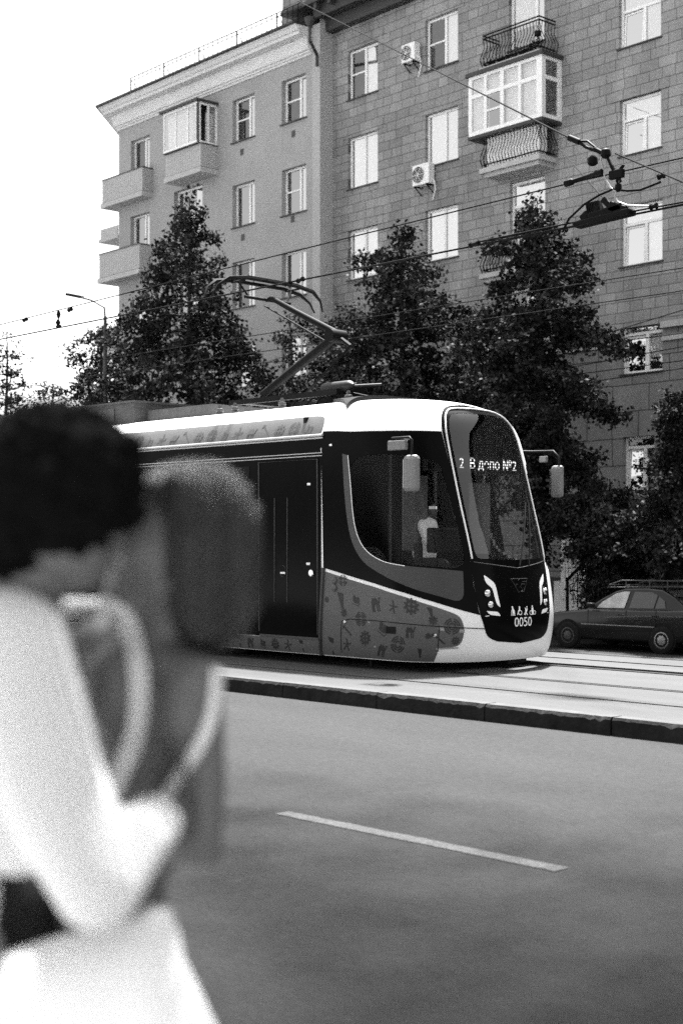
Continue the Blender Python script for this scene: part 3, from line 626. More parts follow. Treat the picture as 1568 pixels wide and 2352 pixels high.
def s_y(y, v):                                   # s of a point on the nose y metres to the far side of the centre line
    wd = TW-np.interp(v, VT, PT[:, 1]); return np.arccos(np.clip(-np.sign(y)*(np.abs(y)/wd)**(1/NE), -1, 1))
gs = np.concatenate([np.linspace(-9, -2, 141), np.linspace(-1.98, 0, 160), np.linspace(.004, math.pi, 500)]); gv = np.linspace(0, VMAX, 380)
GS, GV = np.meshgrid(gs, gv, indexing='ij'); GP = S(GS, GV); GPX = proj(GP)
GFRONT = ((GP-np.array([0, 0, CAMZ]))*SN(GS, GV)).sum(-1) < .02
GPX[~GFRONT] = 1e9
def px(x, y):
    d = (GPX[..., 0]-x)**2+(GPX[..., 1]-y)**2; i = np.unravel_index(d.argmin(), d.shape); s, v = GS[i], GV[i]
    for _ in range(3):
        p = proj(S(s, v)); a = (proj(S(s+.003, v))-p)/.003; b_ = (proj(S(s, v+.003))-p)/.003; J = np.array([[a[0], b_[0]], [a[1], b_[1]]])
        if abs(np.linalg.det(J)) < 500: break
        ds = np.linalg.solve(J, np.array([x, y])-p); s += float(np.clip(ds[0], -.02, .02)); v = float(np.clip(v+np.clip(ds[1], -.02, .02), 0, VMAX))
    return (float(s), float(v))
def pxs(*pts): return [px(*p) for p in pts]
def mir(poly): return [(math.pi-s, v) for s, v in poly]
def sym(half): return half+mir(half)[::-1]        # half runs from the top centre round the near side to the bottom centre
def skin(name, outer, mats, parent, holes=(), off=.004, step=.07, extra=None, mi=0):
    vs, fs = tri(outer, holes, step); P = SO([p[0] for p in vs], [p[1] for p in vs], off)
    m = MB(); m.add(P.tolist(), fs, mi)
    if extra: extra(m)
    return m.build(name, mats, parent, smooth=True, fix=False)
def skin_tube(m, line, r, off=.004, n=6, mi=None):
    P = SO([p[0] for p in line], [p[1] for p in line], off); m.tube(P.tolist(), r, n, mi)
tram = thing('tram', 'modern white and black tram with grey ornamented panels, number 0050 on its nose', 'tram', (-12, TC, .15))
# outlines measured on the near half of the nose
ctr = lambda x, y: (math.pi/2, px(x, y)[1])
top = ctr(1108, 935.5)
mask_half = [top]+chaikin(pxs((1082, 933), (1044, 931), (1024, 934), (1014, 943), (1011, 960), (1015, 995), (1037, 1089), (1055, 1179), (1073, 1261), (1087, 1346), (1098, 1402), (1112, 1443), (1115, 1456), (1123, 1466), (1140, 1473)), 2, False)+[ctr(1190, 1477)]
glass_half = [ctr(1112, 954)]+chaikin(pxs((1085, 951), (1042, 949), (1030, 957), (1030, 978), (1040, 1036), (1058, 1128), (1077, 1215), (1091, 1282), (1110, 1284)), 2, False)+[ctr(1188, 1286)]
trim_half = [ctr(1110, 945)]+chaikin(pxs((1083, 942), (1040, 940), (1026, 944), (1020, 956), (1021, 977), (1030, 1036), (1049, 1130), (1069, 1221), (1082, 1284)), 2, False)
cabwin = chaikin(pxs((800, 1046), (1004, 1046), (1022, 1110), (1042, 1180), (1060, 1250), (1068, 1306), (1000, 1302), (930, 1296), (880, 1288), (838, 1262), (818, 1220), (808, 1160)), 2)
WIN = sym(glass_half); MASK = sym(mask_half)
# shell with the windscreen and the cab window left open
XREAR = -27.5
def shell(off, mats, name, smooth=True):
    ss = np.concatenate([np.linspace(s_at(XREAR), -2, 16), np.linspace(-1.95, 0, 50)[1:], np.linspace(0, math.pi, 90)[1:], math.pi+np.linspace(0, 1.95, 50)[1:], math.pi+np.linspace(2, -s_at(XREAR), 16)])
    vv = np.concatenate([np.linspace(0, vz(2.9), 66), np.linspace(vz(2.9), VMAX, 30)[1:]]); A, B_ = np.meshgrid(ss, vv, indexing='ij'); P = SO(A, B_, off).reshape(-1, 3)
    nv = len(vv); wm = mir(cabwin); k = np.zeros(A.shape, bool)
    for i in range(len(ss)):
        if -2 < ss[i] < math.pi+2:
            for j in range(nv):
                p = (ss[i], vv[j])
                k[i, j] = inside(p, WIN) or inside(p, cabwin) or inside(p, wm)
    fs = [(i*nv+j, (i+1)*nv+j, (i+1)*nv+j+1, i*nv+j+1) for i in range(len(ss)-1) for j in range(nv-1) if not (k[i, j] or k[i+1, j] or k[i, j+1] or k[i+1, j+1])]
    vs = P.tolist()
    n = len(ss); h = n//2                          # close the roof over the middle
    fs += [(i*nv+nv-1, (i+1)*nv+nv-1, (n-2-i)*nv+nv-1, (n-1-i)*nv+nv-1) for i in range(h)]
    m = MB(); m.add(vs, fs); return m.build(name, mats, tram, smooth=smooth, fix=False)
shell(0, WHITE, 'body')
shell(-.05, DARK, 'inner_lining')
m = MB(); m.box((XREAR, TC-1.15, .29), (-11.6, TC+1.15, .45)); m.box((XREAR, TC-1.15, .5), (-11.5, TC+1.15, .62)); m.box((-11.5, TC-.8, .5), (-10.9, TC+.8, .62)); m.box((XREAR-.02, TC-1.24, .3), (XREAR, TC+1.24, 3.4)); m.build('floor', DARK, tram)
# front mask with glass, trim, lamps
vseam = px(1090, 1291)[1]
skin('front_mask', MASK, BLACK, tram, [WIN], .006, .07)
m = MB(); full = trim_half[::-1]+mir(trim_half)[1:]; skin_tube(m, full, .011, .016); m.build('windscreen_trim', SILVER, tram, smooth=True)
m = MB(); line = densify([px(1086, 1291), (math.pi/2, px(1190, 1305)[1])], .08, False); line = line+mir(line)[::-1][1:]; skin_tube(m, line, .006, .006); m.build('mask_seam', FRAMEG, tram)
skin('windscreen', WIN, WGLASS, tram, (), .004, .12)
# side of the cab
sw_up = pxs((743, 1304), (800, 1322), (860, 1340), (930, 1362), (1000, 1384), (1060, 1402), (1103, 1415))
cab_black = pxs((742, 991), (880, 990), (1013, 991))+pxs((1037, 1089), (1055, 1179), (1073, 1261), (1087, 1346), (1098, 1402), (1102, 1413))+sw_up[::-1][1:]
skin('cab_side', cab_black, BLACK, tram, [cabwin], .005)
skin('cab_window', cabwin, TGLASS, tram, (), .004, .1)
m = MB()
oute = pxs((787, 1042), (790, 1110), (796, 1180), (806, 1240), (830, 1288), (868, 1315), (940, 1350), (1010, 1370), (1064, 1386), (1063, 1330), (1062, 1312)); inn = pxs((800, 1046), (806, 1110), (810, 1170), (818, 1222), (838, 1264), (880, 1291), (930, 1300), (1000, 1306), (1060, 1312))
fr = chaikin(oute, 2, False)+chaikin(inn, 2, False)[::-1]
vs, fs = tri(fr, (), .07); m.add(SO([p[0] for p in vs], [p[1] for p in vs], .009).tolist(), fs); m.build('cab_window_surround', FRAMEG, tram, smooth=True, fix=False)
m = MB(); skin_tube(m, chaikin(pxs((800, 1046), (806, 1110), (810, 1170), (818, 1222), (838, 1264), (880, 1291), (930, 1300)), 2, False), .005, .011); m.build('cab_window_trim', SILVER, tram)
# ornaments of the panels: rings, cogs, books, camels, megaphones, splashes
def ring(r0, r1, gaps=4, g=.16):
    out = []
    for k in range(gaps):
        a = np.linspace(2*math.pi*k/gaps+g, 2*math.pi*(k+1)/gaps-g, 9); out.append([(r1*math.cos(t), r1*math.sin(t)) for t in a]+[(r0*math.cos(t), r0*math.sin(t)) for t in a[::-1]])
    return out
def cog():
    pts = []
    for k in range(10):
        for a, r in ((0, .74), (.22, .78), (.30, 1), (.62, 1), (.70, .78)): t = 2*math.pi*(k+a)/10; pts.append((r*math.cos(t), r*math.sin(t)))
    o = []; inner = [(.5*math.cos(2*math.pi*k/50), .5*math.sin(2*math.pi*k/50)) for k in range(50)]
    for k in range(50): o.append([pts[k], pts[(k+1) % 50], inner[(k+1) % 50], inner[k]])
    return o+[[(-.12, -.5), (.12, -.5), (.12, -.2), (-.12, -.2)], [(-.12, .2), (.12, .2), (.12, .5), (-.12, .5)], [(.2, -.12), (.5, -.12), (.5, .12), (.2, .12)], [(-.5, -.12), (-.2, -.12), (-.2, .12), (-.5, .12)], [(.2*math.cos(t), .2*math.sin(t)) for t in np.linspace(0, 6.28, 12)[:-1]]]
ORN = {'ring': ring(.86, 1)+ring(.58, .74)+ring(.3, .46, 2), 'cog': cog(),
       'book': [[(-.1, -.55), (.0, .45), (-.35, .75), (-.55, -.2)], [(.02, -.55), (.12, .35), (.75, .3), (.6, -.6)], [(-.75, -.55), (-.2, -.75), (.35, -1), (.75, -.7), (.78, -.62), (.35, -.9), (-.2, -.66), (-.72, -.47)]],
       'camel': [[(-.75, .1), (-.55, .55), (-.35, .8), (-.15, .5), (.1, .78), (.3, .5), (.4, .2), (.55, .25), (.6, .7), (.95, .72), (.95, .55), (.78, .5), (.7, 0), (.4, -.12), (-.6, -.12)], [(-.7, -.12), (-.5, -.12), (-.55, -1), (-.7, -1)], [(-.4, -.12), (-.28, -.12), (-.3, -1), (-.45, -1)], [(.1, -.12), (.22, -.12), (.3, -1), (.17, -1)], [(.4, -.12), (.55, -.1), (.62, -1), (.48, -1)]],
       'horn': [[(-.5, 1), (.45, .9), (.55, -1), (.3, -1)]], 'stick': [[(-1, .9), (-.7, 1), (1, -.8), (.85, -1)], [(-1, .4), (-.4, .9), (-.6, 1), (-1, .7)]],
       'splash': [[((1 if k % 2 else .55)*math.cos(k*math.pi/9), (1 if k % 2 else .55)*math.sin(k*math.pi/9)) for k in range(18)]],
       'flower': [[(.0, .1), (-.15, .9), (.1, 1), (.25, .2)], [(.1, .1), (.9, .25), (.9, 0), (.2, -.1)], [(.1, 0), (.35, -1), (.1, -1), (-.05, -.1)], [(0, 0), (-.9, -.55), (-.8, -.75), (-.02, -.2)], [(.0, .2), (-.8, .3), (-.7, .1), (0, .0)]]}
def orn(m, kind, s, v, r, off=.010, mi=1, rot=0):
    e = .01; k = 1/max(.2, float(np.linalg.norm(S(s+e, v)-S(s, v))/e)); c, sn = math.cos(rot), math.sin(rot)
    for poly in ORN[kind]:
        t = tessellate_polygon([[Vector((p[0], p[1], 0)) for p in poly]]); q = [(s+(p[0]*c-p[1]*sn)*r*k, v+(p[0]*sn+p[1]*c)*r) for p in poly]
        m.add(SO([a for a, _ in q], [b_ for _, b_ in q], off).tolist(), [tuple(f) for f in t], mi)
c6 = lambda x, y: px(722.7+.2422*x, 1274+.2422*y)
def orn_side(m):
    for kind, x, y, r in (('ring', 440, 610, 70), ('ring', 790, 850, 80), ('ring', 1300, 680, 75), ('ring', 270, 245, 55), ('cog', 915, 490, 78), ('cog', 480, 790, 72), ('cog', 1330, 815, 40), ('book', 390, 425, 66), ('book', 645, 690, 82),
                          ('camel', 580, 465, 75), ('camel', 640, 900, 66), ('camel', 905, 730, 60), ('horn', 245, 435, 82), ('splash', 280, 550, 48), ('horn', 1090, 550, 50), ('splash', 1120, 622, 52), ('horn', 155, 860, 84), ('horn', 990, 930, 42), ('flower', 745, 495, 62), ('flower', 310, 850, 62), ('stick', 310, 720, 55), ('stick', 1170, 800, 60), ('cog', 118, 425, 30), ('splash', 1075, 770, 34)):
        s, v = c6(x, y); orn(m, kind, s, v, r*.2422*16.7/F, rot=.15*math.sin(x))
panel = pxs((742, 1311), (800, 1330), (860, 1348), (930, 1371), (1000, 1394))+chaikin(pxs((1000, 1394), (1040, 1408), (1058, 1418), (1066, 1446), (1060, 1476), (1046, 1486), (1008, 1488)), 2, False)+pxs((1007, 1488))+[(px(1005, 1490)[0]-.02, .012), (px(860, 1490)[0], .012), (px(742, 1490)[0], .012)]
skin('lower_side_panel', panel, [GREYP, GREYO], tram, (), .006, .07, orn_side)
m = MB()
for ln in ([(785, 1498), (783, 1440), (788, 1421), (850, 1424), (940, 1433), (1010, 1439), (1112, 1444)], [(1008, 1440), (1006, 1470), (1005, 1496)]): skin_tube(m, densify(chaikin(pxs(*ln), 1, False), .06, False), .005, .008, 4)
m.build('panel_gap', DARK, tram)
m = MB(); 
for a, b_, h in (((846, 1427), (1008, 1441), 4), ((1010, 1441), (1066, 1446), 7), ((860, 1483), (1004, 1488), 4), ((1008, 1488), (1052, 1486), 3)):
    p, q = px(*a), px(*b_); hh = h*16.7/F; m.add(SO([p[0], q[0], q[0], p[0]], [p[1]-hh, q[1]-hh, q[1], p[1]], .012).tolist(), [(0, 1, 2, 3)])
m.build('side_moulding', GREYM, tram)
m = MB(); 
for a in ((769, 1333), (769, 1350)): s, v = px(*a); m.lathe(SO(s, v, .006).tolist(), [(.045, 0), (.04, .018), (.02, .024)], 12, (0, -1, 0))
m.build('side_marker', GREYP, tram); m = MB()
s, v = px(898, 1447); m.add(SO([s-.07, s+.07, s+.07, s-.07], [v-.04, v-.04, v+.04, v+.04], .014).tolist(), [(0, 1, 2, 3)]); m.build('charging_flap', DARK, tram)
m = MB()
for a in ((793, 1428), (999, 1459)): s, v = px(*a); m.lathe(SO(s, v, .01).tolist(), [(.022, 0), (.018, .008)], 10, (0, -1, 0))
m.build('panel_lock', CHROME, tram)
# rear part of the near side: black wall, door, gutter, roof panel, skirt
sr = s_at(XREAR); sj = s_at(-12.52)
rect = lambda sa, sb, va, vb: [(sa, va), (sb, va), (sb, vb), (sa, vb)]
for nm, q in (('side_wall', rect(sr, sj, vz(.46), vz(2.93))),): skin(nm, q, BLACK, tram, (), .005, .4)
q = mir(rect(sr, s_at(-11.6), vz(.46), vz(2.93))); skin('side_wall', q[::-1], BLACK, tram, (), .005, .4)
def orn_skirt(m):
    s = sr+.2; i = 0
    while s < sj-.2: orn(m, ('horn', 'camel', 'book', 'cog', 'flower')[i % 5], s, vz(.37), .075); s += .24; i += 1
skin('skirt_panel', rect(sr, sj, vz(.28), vz(.455)), [GREYP, GREYO], tram, (), .007, .06, orn_skirt)
def orn_roof(m):
    s = sj-.28; i = 0
    while s > sr+.3: orn(m, ('book', 'ring', 'cog', 'stick', 'camel', 'flower')[i % 6], s, vz(3.04)+.02*(i % 2), .10); s -= .27; i += 1
e1 = sj-.03; v0, v1 = vz(2.965), vz(3.205)
skin('roof_edge_panel', [(sr, v0), (e1, v0)]+chaikin([(e1, v0), (e1-.01, v0+.16), (e1-.06, v1-.02), (e1-.22, v1)], 2, False)+[(sr, v1)], [COVEP, COVEO], tram, (), .006, .075, orn_roof)
m = MB()
for z, r, o in ((2.945, .018, .02), (2.915, .010, .012), (2.735, .007, .01), (2.70, .007, .01)): skin_tube(m, [(sr, vz(z)), (sj+.02, vz(z))], r, o)
m.build('roof_gutter', G('gutter', .42, .3, .5, metal=.4), tram)
m = MB(); skin_tube(m, densify([px(744, 1304), px(740, 1506)], .2, False), .028, .006); m.build('corner_post', FRAMEG, tram)
m = MB(); p = px(760, 1022); m.add(SO([p[0]-.03, p[0]+.03, p[0]+.03, p[0]-.03], [p[1]-.012, p[1]-.012, p[1]+.012, p[1]+.012], .008).tolist(), [(0, 1, 2, 3)]); m.build('marker_lamp', LAMPW, tram)
def tram_door(sa, sb):
    d = skin('door', rect(sa, sb, vz(.5), vz(2.68)), [BLACK], tram, (), .010, .3)
    m = MB(); skin_tube(m, [(sa, vz(.52)), (sa, vz(2.66)), (sb, vz(2.66)), (sb, vz(.52))], .009, .014); m.build('door_frame', FRAMEG, d)
    m = MB(); k = (sb-sa)
    for f in (.28, .50): skin_tube(m, [(sa+k*f, vz(.9)), (sa+k*f, vz(2.2))], .006, .014)
    m.build('handrail', FRAMEG, d)
    m = MB(); c = SO(sb-.1, vz(1.27), .012).tolist(); m.lathe(c, [(.042, 0), (.042, .016), (.028, .02)], 16, (0, -1, 0)); m.build('door_button', CHROME, d)
    m = MB()
    for (f, z, wv, hv) in ((.42, 1.265, .045, .011), (.85, 1.39, .035, .008), (.85, 1.375, .03, .007), (.86, 2.36, .03, .014)): m.add(SO([sa+k*f-wv, sa+k*f+wv, sa+k*f+wv, sa+k*f-wv], [vz(z)-hv, vz(z)-hv, vz(z)+hv, vz(z)+hv], .014).tolist(), [(0, 1, 2, 3)])
    m.build('door_sticker', LAMPW, d)
    m = MB(); m.tube([SO(sa+k*.42+.055*math.cos(t), vz(1.285)+.07*math.sin(t), .013).tolist() for t in np.linspace(0, 6.283, 20)], .003, 4); m.build('sticker_ring', FRAMEG, d)
    skin('step_edge', rect(sa, sb, vz(.455), vz(.485)), G('step_edge', .06, .5, .3), d, (), .014, .4)
tram_door(s_at(-13.66), s_at(-12.58)); tram_door(s_at(-20.4), s_at(-19.0)); tram_door(s_at(-25.6), s_at(-24.2))
for a, b_ in ((-18.8, -17.2), (-17.1, -15.5), (-15.4, -13.85), (-22.2, -20.6), (-23.9, -22.3)):
    w_ = skin('side_window', rect(s_at(a), s_at(b_), vz(1.25), vz(2.62)), [G('black_glass', .004, .03, .10)], tram, (), .009, .4)
# nose lamps
c4 = lambda x, y: px(1065.7+.1406*x, 1261.7+.1406*y)
def lamp(pts, name, mat, off=.012, sm=1):
    P = [c4(*p) for p in pts]; P = chaikin(P, sm) if sm else P
    for q in (P, mir(P)[::-1]): skin(name, q, mat, tram, (), off, .05)
lamp([(305, 425), (325, 430), (460, 530), (500, 590), (545, 800), (580, 945), (570, 945), (520, 900), (495, 820), (450, 650), (430, 625), (370, 575), (335, 535)], 'position_light', LAMPW, .012, 1)
lamp([(355, 1008), (530, 1022), (560, 1050), (582, 1090), (420, 1072), (385, 1045)], 'indicator_light', LAMPW, .012, 0)
for cx_, cy_, rad in ((375, 720, 72), (425, 905, 66)):
    s, v = c4(cx_, cy_)
    for si, ss in ((1, s), (-1, math.pi-s)):
        p = Vector(SO(ss, v, .004)); n = Vector(SN(ss, v)); m = MB(); r = rad*.1406*16.9/F
        m.lathe(p, [(r*1.1, 0), (r*1.1, .012), (r*.95, .012), (r*.9, .004)], 18, n); h = m.build('headlight', DARK, tram)
        m = MB(); m.lathe(p+n*.006, [(r*.82, 0), (r*.6, .012), (r*.25, .018)], 16, n); m.build('lamp_lens', CHROME, h, smooth=True)
        m = MB(); m.lathe(p+n*.02+Vector((0, 0, r*.35)), [(r*.42, 0), (r*.3, .01)], 10, n); m.build('reflector', LAMPW, h)
# rounded edge strips beside the mask
lamp([(330, 1090), (395, 1078), (398, 1092), (335, 1100)], 'mask_clip', SILVER, .012, 0)
def on_nose(vs, fs, y0, v0, off, name, mat, parent=None):
    m = MB(); v = np.array([v0+q[1] for q in vs]); m.add(SO(s_y(np.array([y0+q[0] for q in vs]), v), v, off).tolist(), fs); return m.build(name, mat, parent or tram, fix=False)
vs, fs = text_mesh('0050', .2); kx = .315/(max(v[0] for v in vs)-min(v[0] for v in vs)); ky = .105/(max(v[1] for v in vs)-min(v[1] for v in vs)); vs = [(x*kx, y*ky) for x, y, *_ in vs]; v50 = px(1200, 1429)[1]
on_nose(vs, fs, 0, v50, .012, 'number', LAMPW)
# pictograms: walker with stick, wheelchair, pram, cyclist parent
PIC = []
def disc(x, y, r): PIC.append([(x+r*math.cos(t), y+r*math.sin(t)) for t in np.linspace(0, 2*math.pi, 11)[:-1]])
def rng_(x, y, r, w_):
    a = np.linspace(0, 2*math.pi, 15)
    for i in range(14): PIC.append([(x+r*math.cos(a[i]), y+r*math.sin(a[i])), (x+r*math.cos(a[i+1]), y+r*math.sin(a[i+1])), (x+(r-w_)*math.cos(a[i+1]), y+(r-w_)*math.sin(a[i+1])), (x+(r-w_)*math.cos(a[i]), y+(r-w_)*math.sin(a[i]))])
disc(-.225, .06, .017); PIC.append([(-.235, .045), (-.205, .04), (-.185, .0), (-.18, -.08), (-.2, -.08), (-.205, -.02), (-.22, -.08), (-.235, -.08), (-.232, -.01)]); PIC.append([(-.235, .03), (-.255, -.01), (-.262, -.08), (-.255, -.08), (-.247, -.01), (-.228, .02)])
disc(-.075, .055, .016); PIC.append([(-.085, .04), (-.065, .04), (-.062, .0), (-.10, -.02), (-.12, -.07), (-.135, -.07), (-.11, -.005)]); rng_(-.068, -.035, .042, .012)
disc(.06, .03, .014); disc(.095, .055, .013); PIC.append([(.05, .015), (.08, .02), (.105, .04), (.1, .0), (.075, -.03), (.1, -.08), (.085, -.08), (.06, -.04), (.045, -.08), (.03, -.08), (.05, -.02)]); rng_(.04, -.06, .02, .008)
disc(.225, .06, .016); PIC.append([(.205, .04), (.245, .04), (.255, -.02), (.25, -.08), (.205, -.08), (.2, -.02)]); rng_(.185, -.045, .038, .010); rng_(.27, -.045, .036, .010)
m = MB(); vp = px(1199, 1402)[1]
for poly in PIC:
    t = tessellate_polygon([[Vector((p[0], p[1], 0)) for p in poly]]); V = np.array([vp+p[1]*.70 for p in poly]); m.add(SO(s_y(np.array([p[0]*.82 for p in poly]), V), V, .012).tolist(), [tuple(f) for f in t])
m.build('pictograms', LAMPW, tram, fix=False)
# raised emblem: an outlined inverted triangle of stepped strokes
m = MB(); vl = px(1196, 1344)[1]
for ln in ([(-.21, .13), (-.02, .13), (-.04, .09), (0, .13), (.21, .13), (.13, -.02)], [(-.21, .13), (-.12, -.01), (-.13, .0)], [(.06, .07), (.17, .07)], [(-.05, .02), (-.1, .02), (-.12, -.03), (-.06, -.15), (-.03, -.12)], [(.12, .02), (.03, .02), (.0, -.03), (.05, -.10), (.0, -.13)], [(.13, -.02), (.07, -.13), (.02, -.13)]):
    skin_tube(m, [(float(s_y(np.float64(x*.74), vl+y*.58)), vl+y*.58) for x, y in densify(ln, .05, False)], .004, .010, 5)
m.build('emblem', FRAMEG, tram)
# destination display behind the glass
DX = -11.14
def at_x(px_, py_, X): r = ray(px_, py_); return Vector((0, 0, CAMZ))+r*(X/r.x)
q0, q1, q2 = at_x(1043, 1036, DX), at_x(1216, 1062, DX), at_x(1130, 1088, DX); z0, z1 = q2.z, (q0.z+q1.z)/2
m = MB(); m.box((DX-.08, TC-.86, z0), (DX, TC+.86, z1)); dsp = m.build('destination_display', DARK, tram)
vs, fs = text_mesh('2  В депо №2', .165); w0, w1 = at_x(1054, 1060, DX).y, at_x(1184, 1072, DX).y; x0, x1 = min(v[0] for v in vs), max(v[0] for v in vs)
m = MB(); m.add([(DX+.006, w0+(v[0]-x0)/(x1-x0)*(w1-w0), (z0+z1)/2+v[1]*1.05) for v in vs], fs); m.build('display_text', LED, dsp, fix=False)
t = LED.node_tree; b_ = t.nodes['Principled BSDF']; tc = t.nodes.new('ShaderNodeTexCoord'); wv = t.nodes.new('ShaderNodeTexWave'); wv.bands_direction = 'Z'; wv.inputs['Scale'].default_value = 9.0
t.links.new(tc.outputs['Object'], wv.inputs[0]); mr = t.nodes.new('ShaderNodeMapRange'); mr.inputs['From Min'].default_value = .35; mr.inputs['From Max'].default_value = .6; mr.inputs['To Max'].default_value = .34; mr.inputs['To Min'].default_value = .05; t.links.new(wv.outputs['Fac'], mr.inputs[0]); t.links.new(mr.outputs[0], b_.inputs['Emission Strength'])
# cab inside: desk, seat, partition, poles, blind
m = MB(); m.box((-11.55, TC-1.0, .62), (-10.95, TC+1.0, 1.28)); m.box((-11.75, TC-.7, 1.28), (-11.2, TC+.6, 1.36)); m.build('driver_desk', DARK, tram, bevel=.04)
m = MB(); m.box((-12.62, TC-.95, .62), (-12.12, TC-.45, 1.08)); m.box((-12.66, TC-.93, 1.08), (-12.52, TC-.47, 1.72)); m.build('driver_seat', DARK, tram, bevel=.04)
p, q = at_y(950, 1246, TC-1.02), at_y(1046, 1290, TC-1.02); m = MB(); m.box((p.x, TC-1.03, .62), (-11.12, TC-.95, p.z)); p, q = at_y(1004, 1212, TC-.9), at_y(1040, 1250, TC-.9); m.box((p.x, TC-.93, q.z-.1), (-11.10, TC-.5, p.z)); m.build('driver_console', DARK, tram, bevel=.02)
m = MB(); m.box((-12.95, TC-1.15, .62), (-12.9, TC+.35, 1.5)); m.box((-12.95, TC-1.15, 2.5), (-12.9, TC+1.15, 3.2)); m.build('cab_partition', DARK, tram)
m = MB()
for X, Y in ((-12.3, TC-1.02), (-12.6, TC+.9), (-12.9, TC+.35)): m.tube([(X, Y, .62), (X, Y, 2.9)], .025, 8)
m.build('grab_pole', MIRG, tram)
m = MB(); m.box((-11.72, TC+.55, 1.5), (-11.7, TC+.95, 2.4)); m.box((-11.62, TC-.78, 1.55), (-11.60, TC-.35, 2.45)); m.build('sun_blind', COVEP, tram)
# wipers
m = MB()
for a, b_ in ((.02, .42), (.2, .5)):
    pth = [(float(s_y(np.float64(a+(b_-a)*q), 1.)), px(1190, 1300)[1]+q*.75) for q in np.linspace(0, 1, 7)]; skin_tube(m, pth, .010, .03, 5)
m.build('wiper', DARK, tram)
# mirrors on both sides
def mirror(sg):
    yb = TC+sg*1.22; yo = TC+sg*1.55; X = -10.9 if sg < 0 else -11.05
    if sg < 0:
        a = at_y(893, 1008, yo); b_ = at_y(940, 1004, yo); c = at_y(945, 1046, yo)
        m = MB(); m.tube([(a.x, yb, a.z), (a.x+.05, yo, a.z+.005), tuple(b_), (c.x, yo, b_.z-.03), tuple(c)], .014, 8); br = m.build('mirror_arm', DARK, tram, smooth=True)
        p, q = at_y(921, 1046, yo), at_y(963, 1130, yo); p2_, q2 = at_y(893, 1013, yo), at_y(934, 1033, yo)
    else:
        a = at_y(1222, 1037, yo); b_ = at_y(1270, 1036, yo); c = at_y(1283, 1075, yo)
        m = MB(); m.tube([(a.x-.2, yb, a.z), tuple(a), tuple(b_), (c.x, yo, b_.z-.08), tuple(c)], .014, 8); br = m.build('mirror_arm', DARK, tram, smooth=True)
        p, q = at_y(1256, 1070, yo), at_y(1293, 1142, yo); p2_, q2 = at_y(1240, 1048, yo), at_y(1256, 1062, yo)
    m = MB(); m.box((p.x+.06, yo-(.05 if sg < 0 else .02), q.z), (q.x-.015, yo+.05, p.z)); h = m.build('mirror_housing', MIRG, br, bevel=.045)
    m = MB(); m.box((p.x+.053, yo-.03, q.z+.05), (p.x+.059, yo+.035, p.z-.05)); m.build('mirror_glass', CHROME, h)
    m = MB(); m.box((p2_.x, yo-.03, q2.z), (q2.x, yo+.02, p2_.z)); m.build('small_mirror', MIRG, br, bevel=.012)
mirror(-1); mirror(1)
# underside, bogies
for X in (-14.6, -16.4, -23.4, -25.2):
    m = MB(); m.tube([(X, TC-.7, .46), (X, TC+.7, .46)], .07, 8)
    for sg in (-1, 1): m.lathe((X, TC+sg*.74, .46), [(.31, -.06), (.33, -.06), (.33, .04), (.30, .06)], 24, (0, sg, 0))
    m.build('wheelset', DARK, tram)
m = MB(); m.box((-16.9, TC-1.0, .24), (-14.1, TC+1.0, .42)); m.box((-25.7, TC-1.0, .24), (-22.9, TC+1.0, .42)); m.build('bogie', DARK, tram)
m = MB(); m.box((-10.98, TC+.1, .20), (-10.72, TC+.45, .28)); m.box((-11.9, TC-1.05, .17), (-11.86, TC-1.02, .30)); m.build('coupler_flap', DARK, tram)
# equipment on the roof
m = MB(); ra, rb_ = at_y(318, 935, TC-.55), at_y(240, 965, TC-.55); m.box((ra.x-7, TC-.62, 3.40), (ra.x, TC+.75, 3.72)); m.box((ra.x-7, TC-.66, 3.72), (ra.x+.04, TC+.79, 3.75)); bx = m.build('roof_box', EQUIP, tram)
for i in range(5): m = MB(); m.box((ra.x-.9-i*1.1, TC-.635, 3.46), (ra.x-.5-i*1.1, TC-.621, 3.66)); m.build('service_hatch', COVEO, bx)
m = MB(); m.box((ra.x+.1, TC-.45, 3.42), (ra.x+1.6, TC+.7, 3.60)); m.build('roof_box', EQUIP, tram)
# single-arm pantograph
pn = MB(); zb = 3.55
P_base = at_y(605, 905, TC); P_el = at_y(772, 772, TC); P_top = at_y(612, 690, TC); 
pn.box((P_base.x-.25, TC-.42, zb), (P_base.x+1.9, TC-.36, zb+.07)); pn.box((P_base.x-.25, TC+.36, zb), (P_base.x+1.9, TC+.42, zb+.07)); pn.box((P_base.x-.05, TC-.36, zb+.005), (P_base.x+.1, TC+.36, zb+.065)); pn.box((P_base.x+1.5, TC-.36, zb+.005), (P_base.x+1.6, TC+.36, zb+.065))
pan = pn.build('pantograph', IRON, tram)
m = MB(); m.tube([P_base, P_base.lerp(P_el, .5), P_el], [.05, .062, .062], 10); m.build('lower_arm', IRON, pan, smooth=True)
m = MB(); m.tube([P_el+Vector((.02, 0, .03)), P_el.lerp(P_top, .55)+Vector((0, 0, .05)), P_top+Vector((.1, 0, .02)), P_top], [.05, .042, .036, .026], 10); m.lathe(P_el+Vector((0, -.14, 0)), [(.09, 0), (.09, .28)], 12, (0, 1, 0)); m.build('upper_arm', IRON, pan, smooth=True)
m = MB(); m.tube([at_y(805, 795, TC), at_y(700, 905, TC)], .018, 6); m.tube([P_el+Vector((.1, 0, -.05)), at_y(805, 795, TC)], .03, 6); m.tube([P_el+Vector((-.1, 0, -.1)), at_y(607, 702, TC)], .012, 6); m.build('guide_rod', IRON, pan)
hx = P_top.x-.02; hz = at_y(600, 655, TC).z
m = MB()
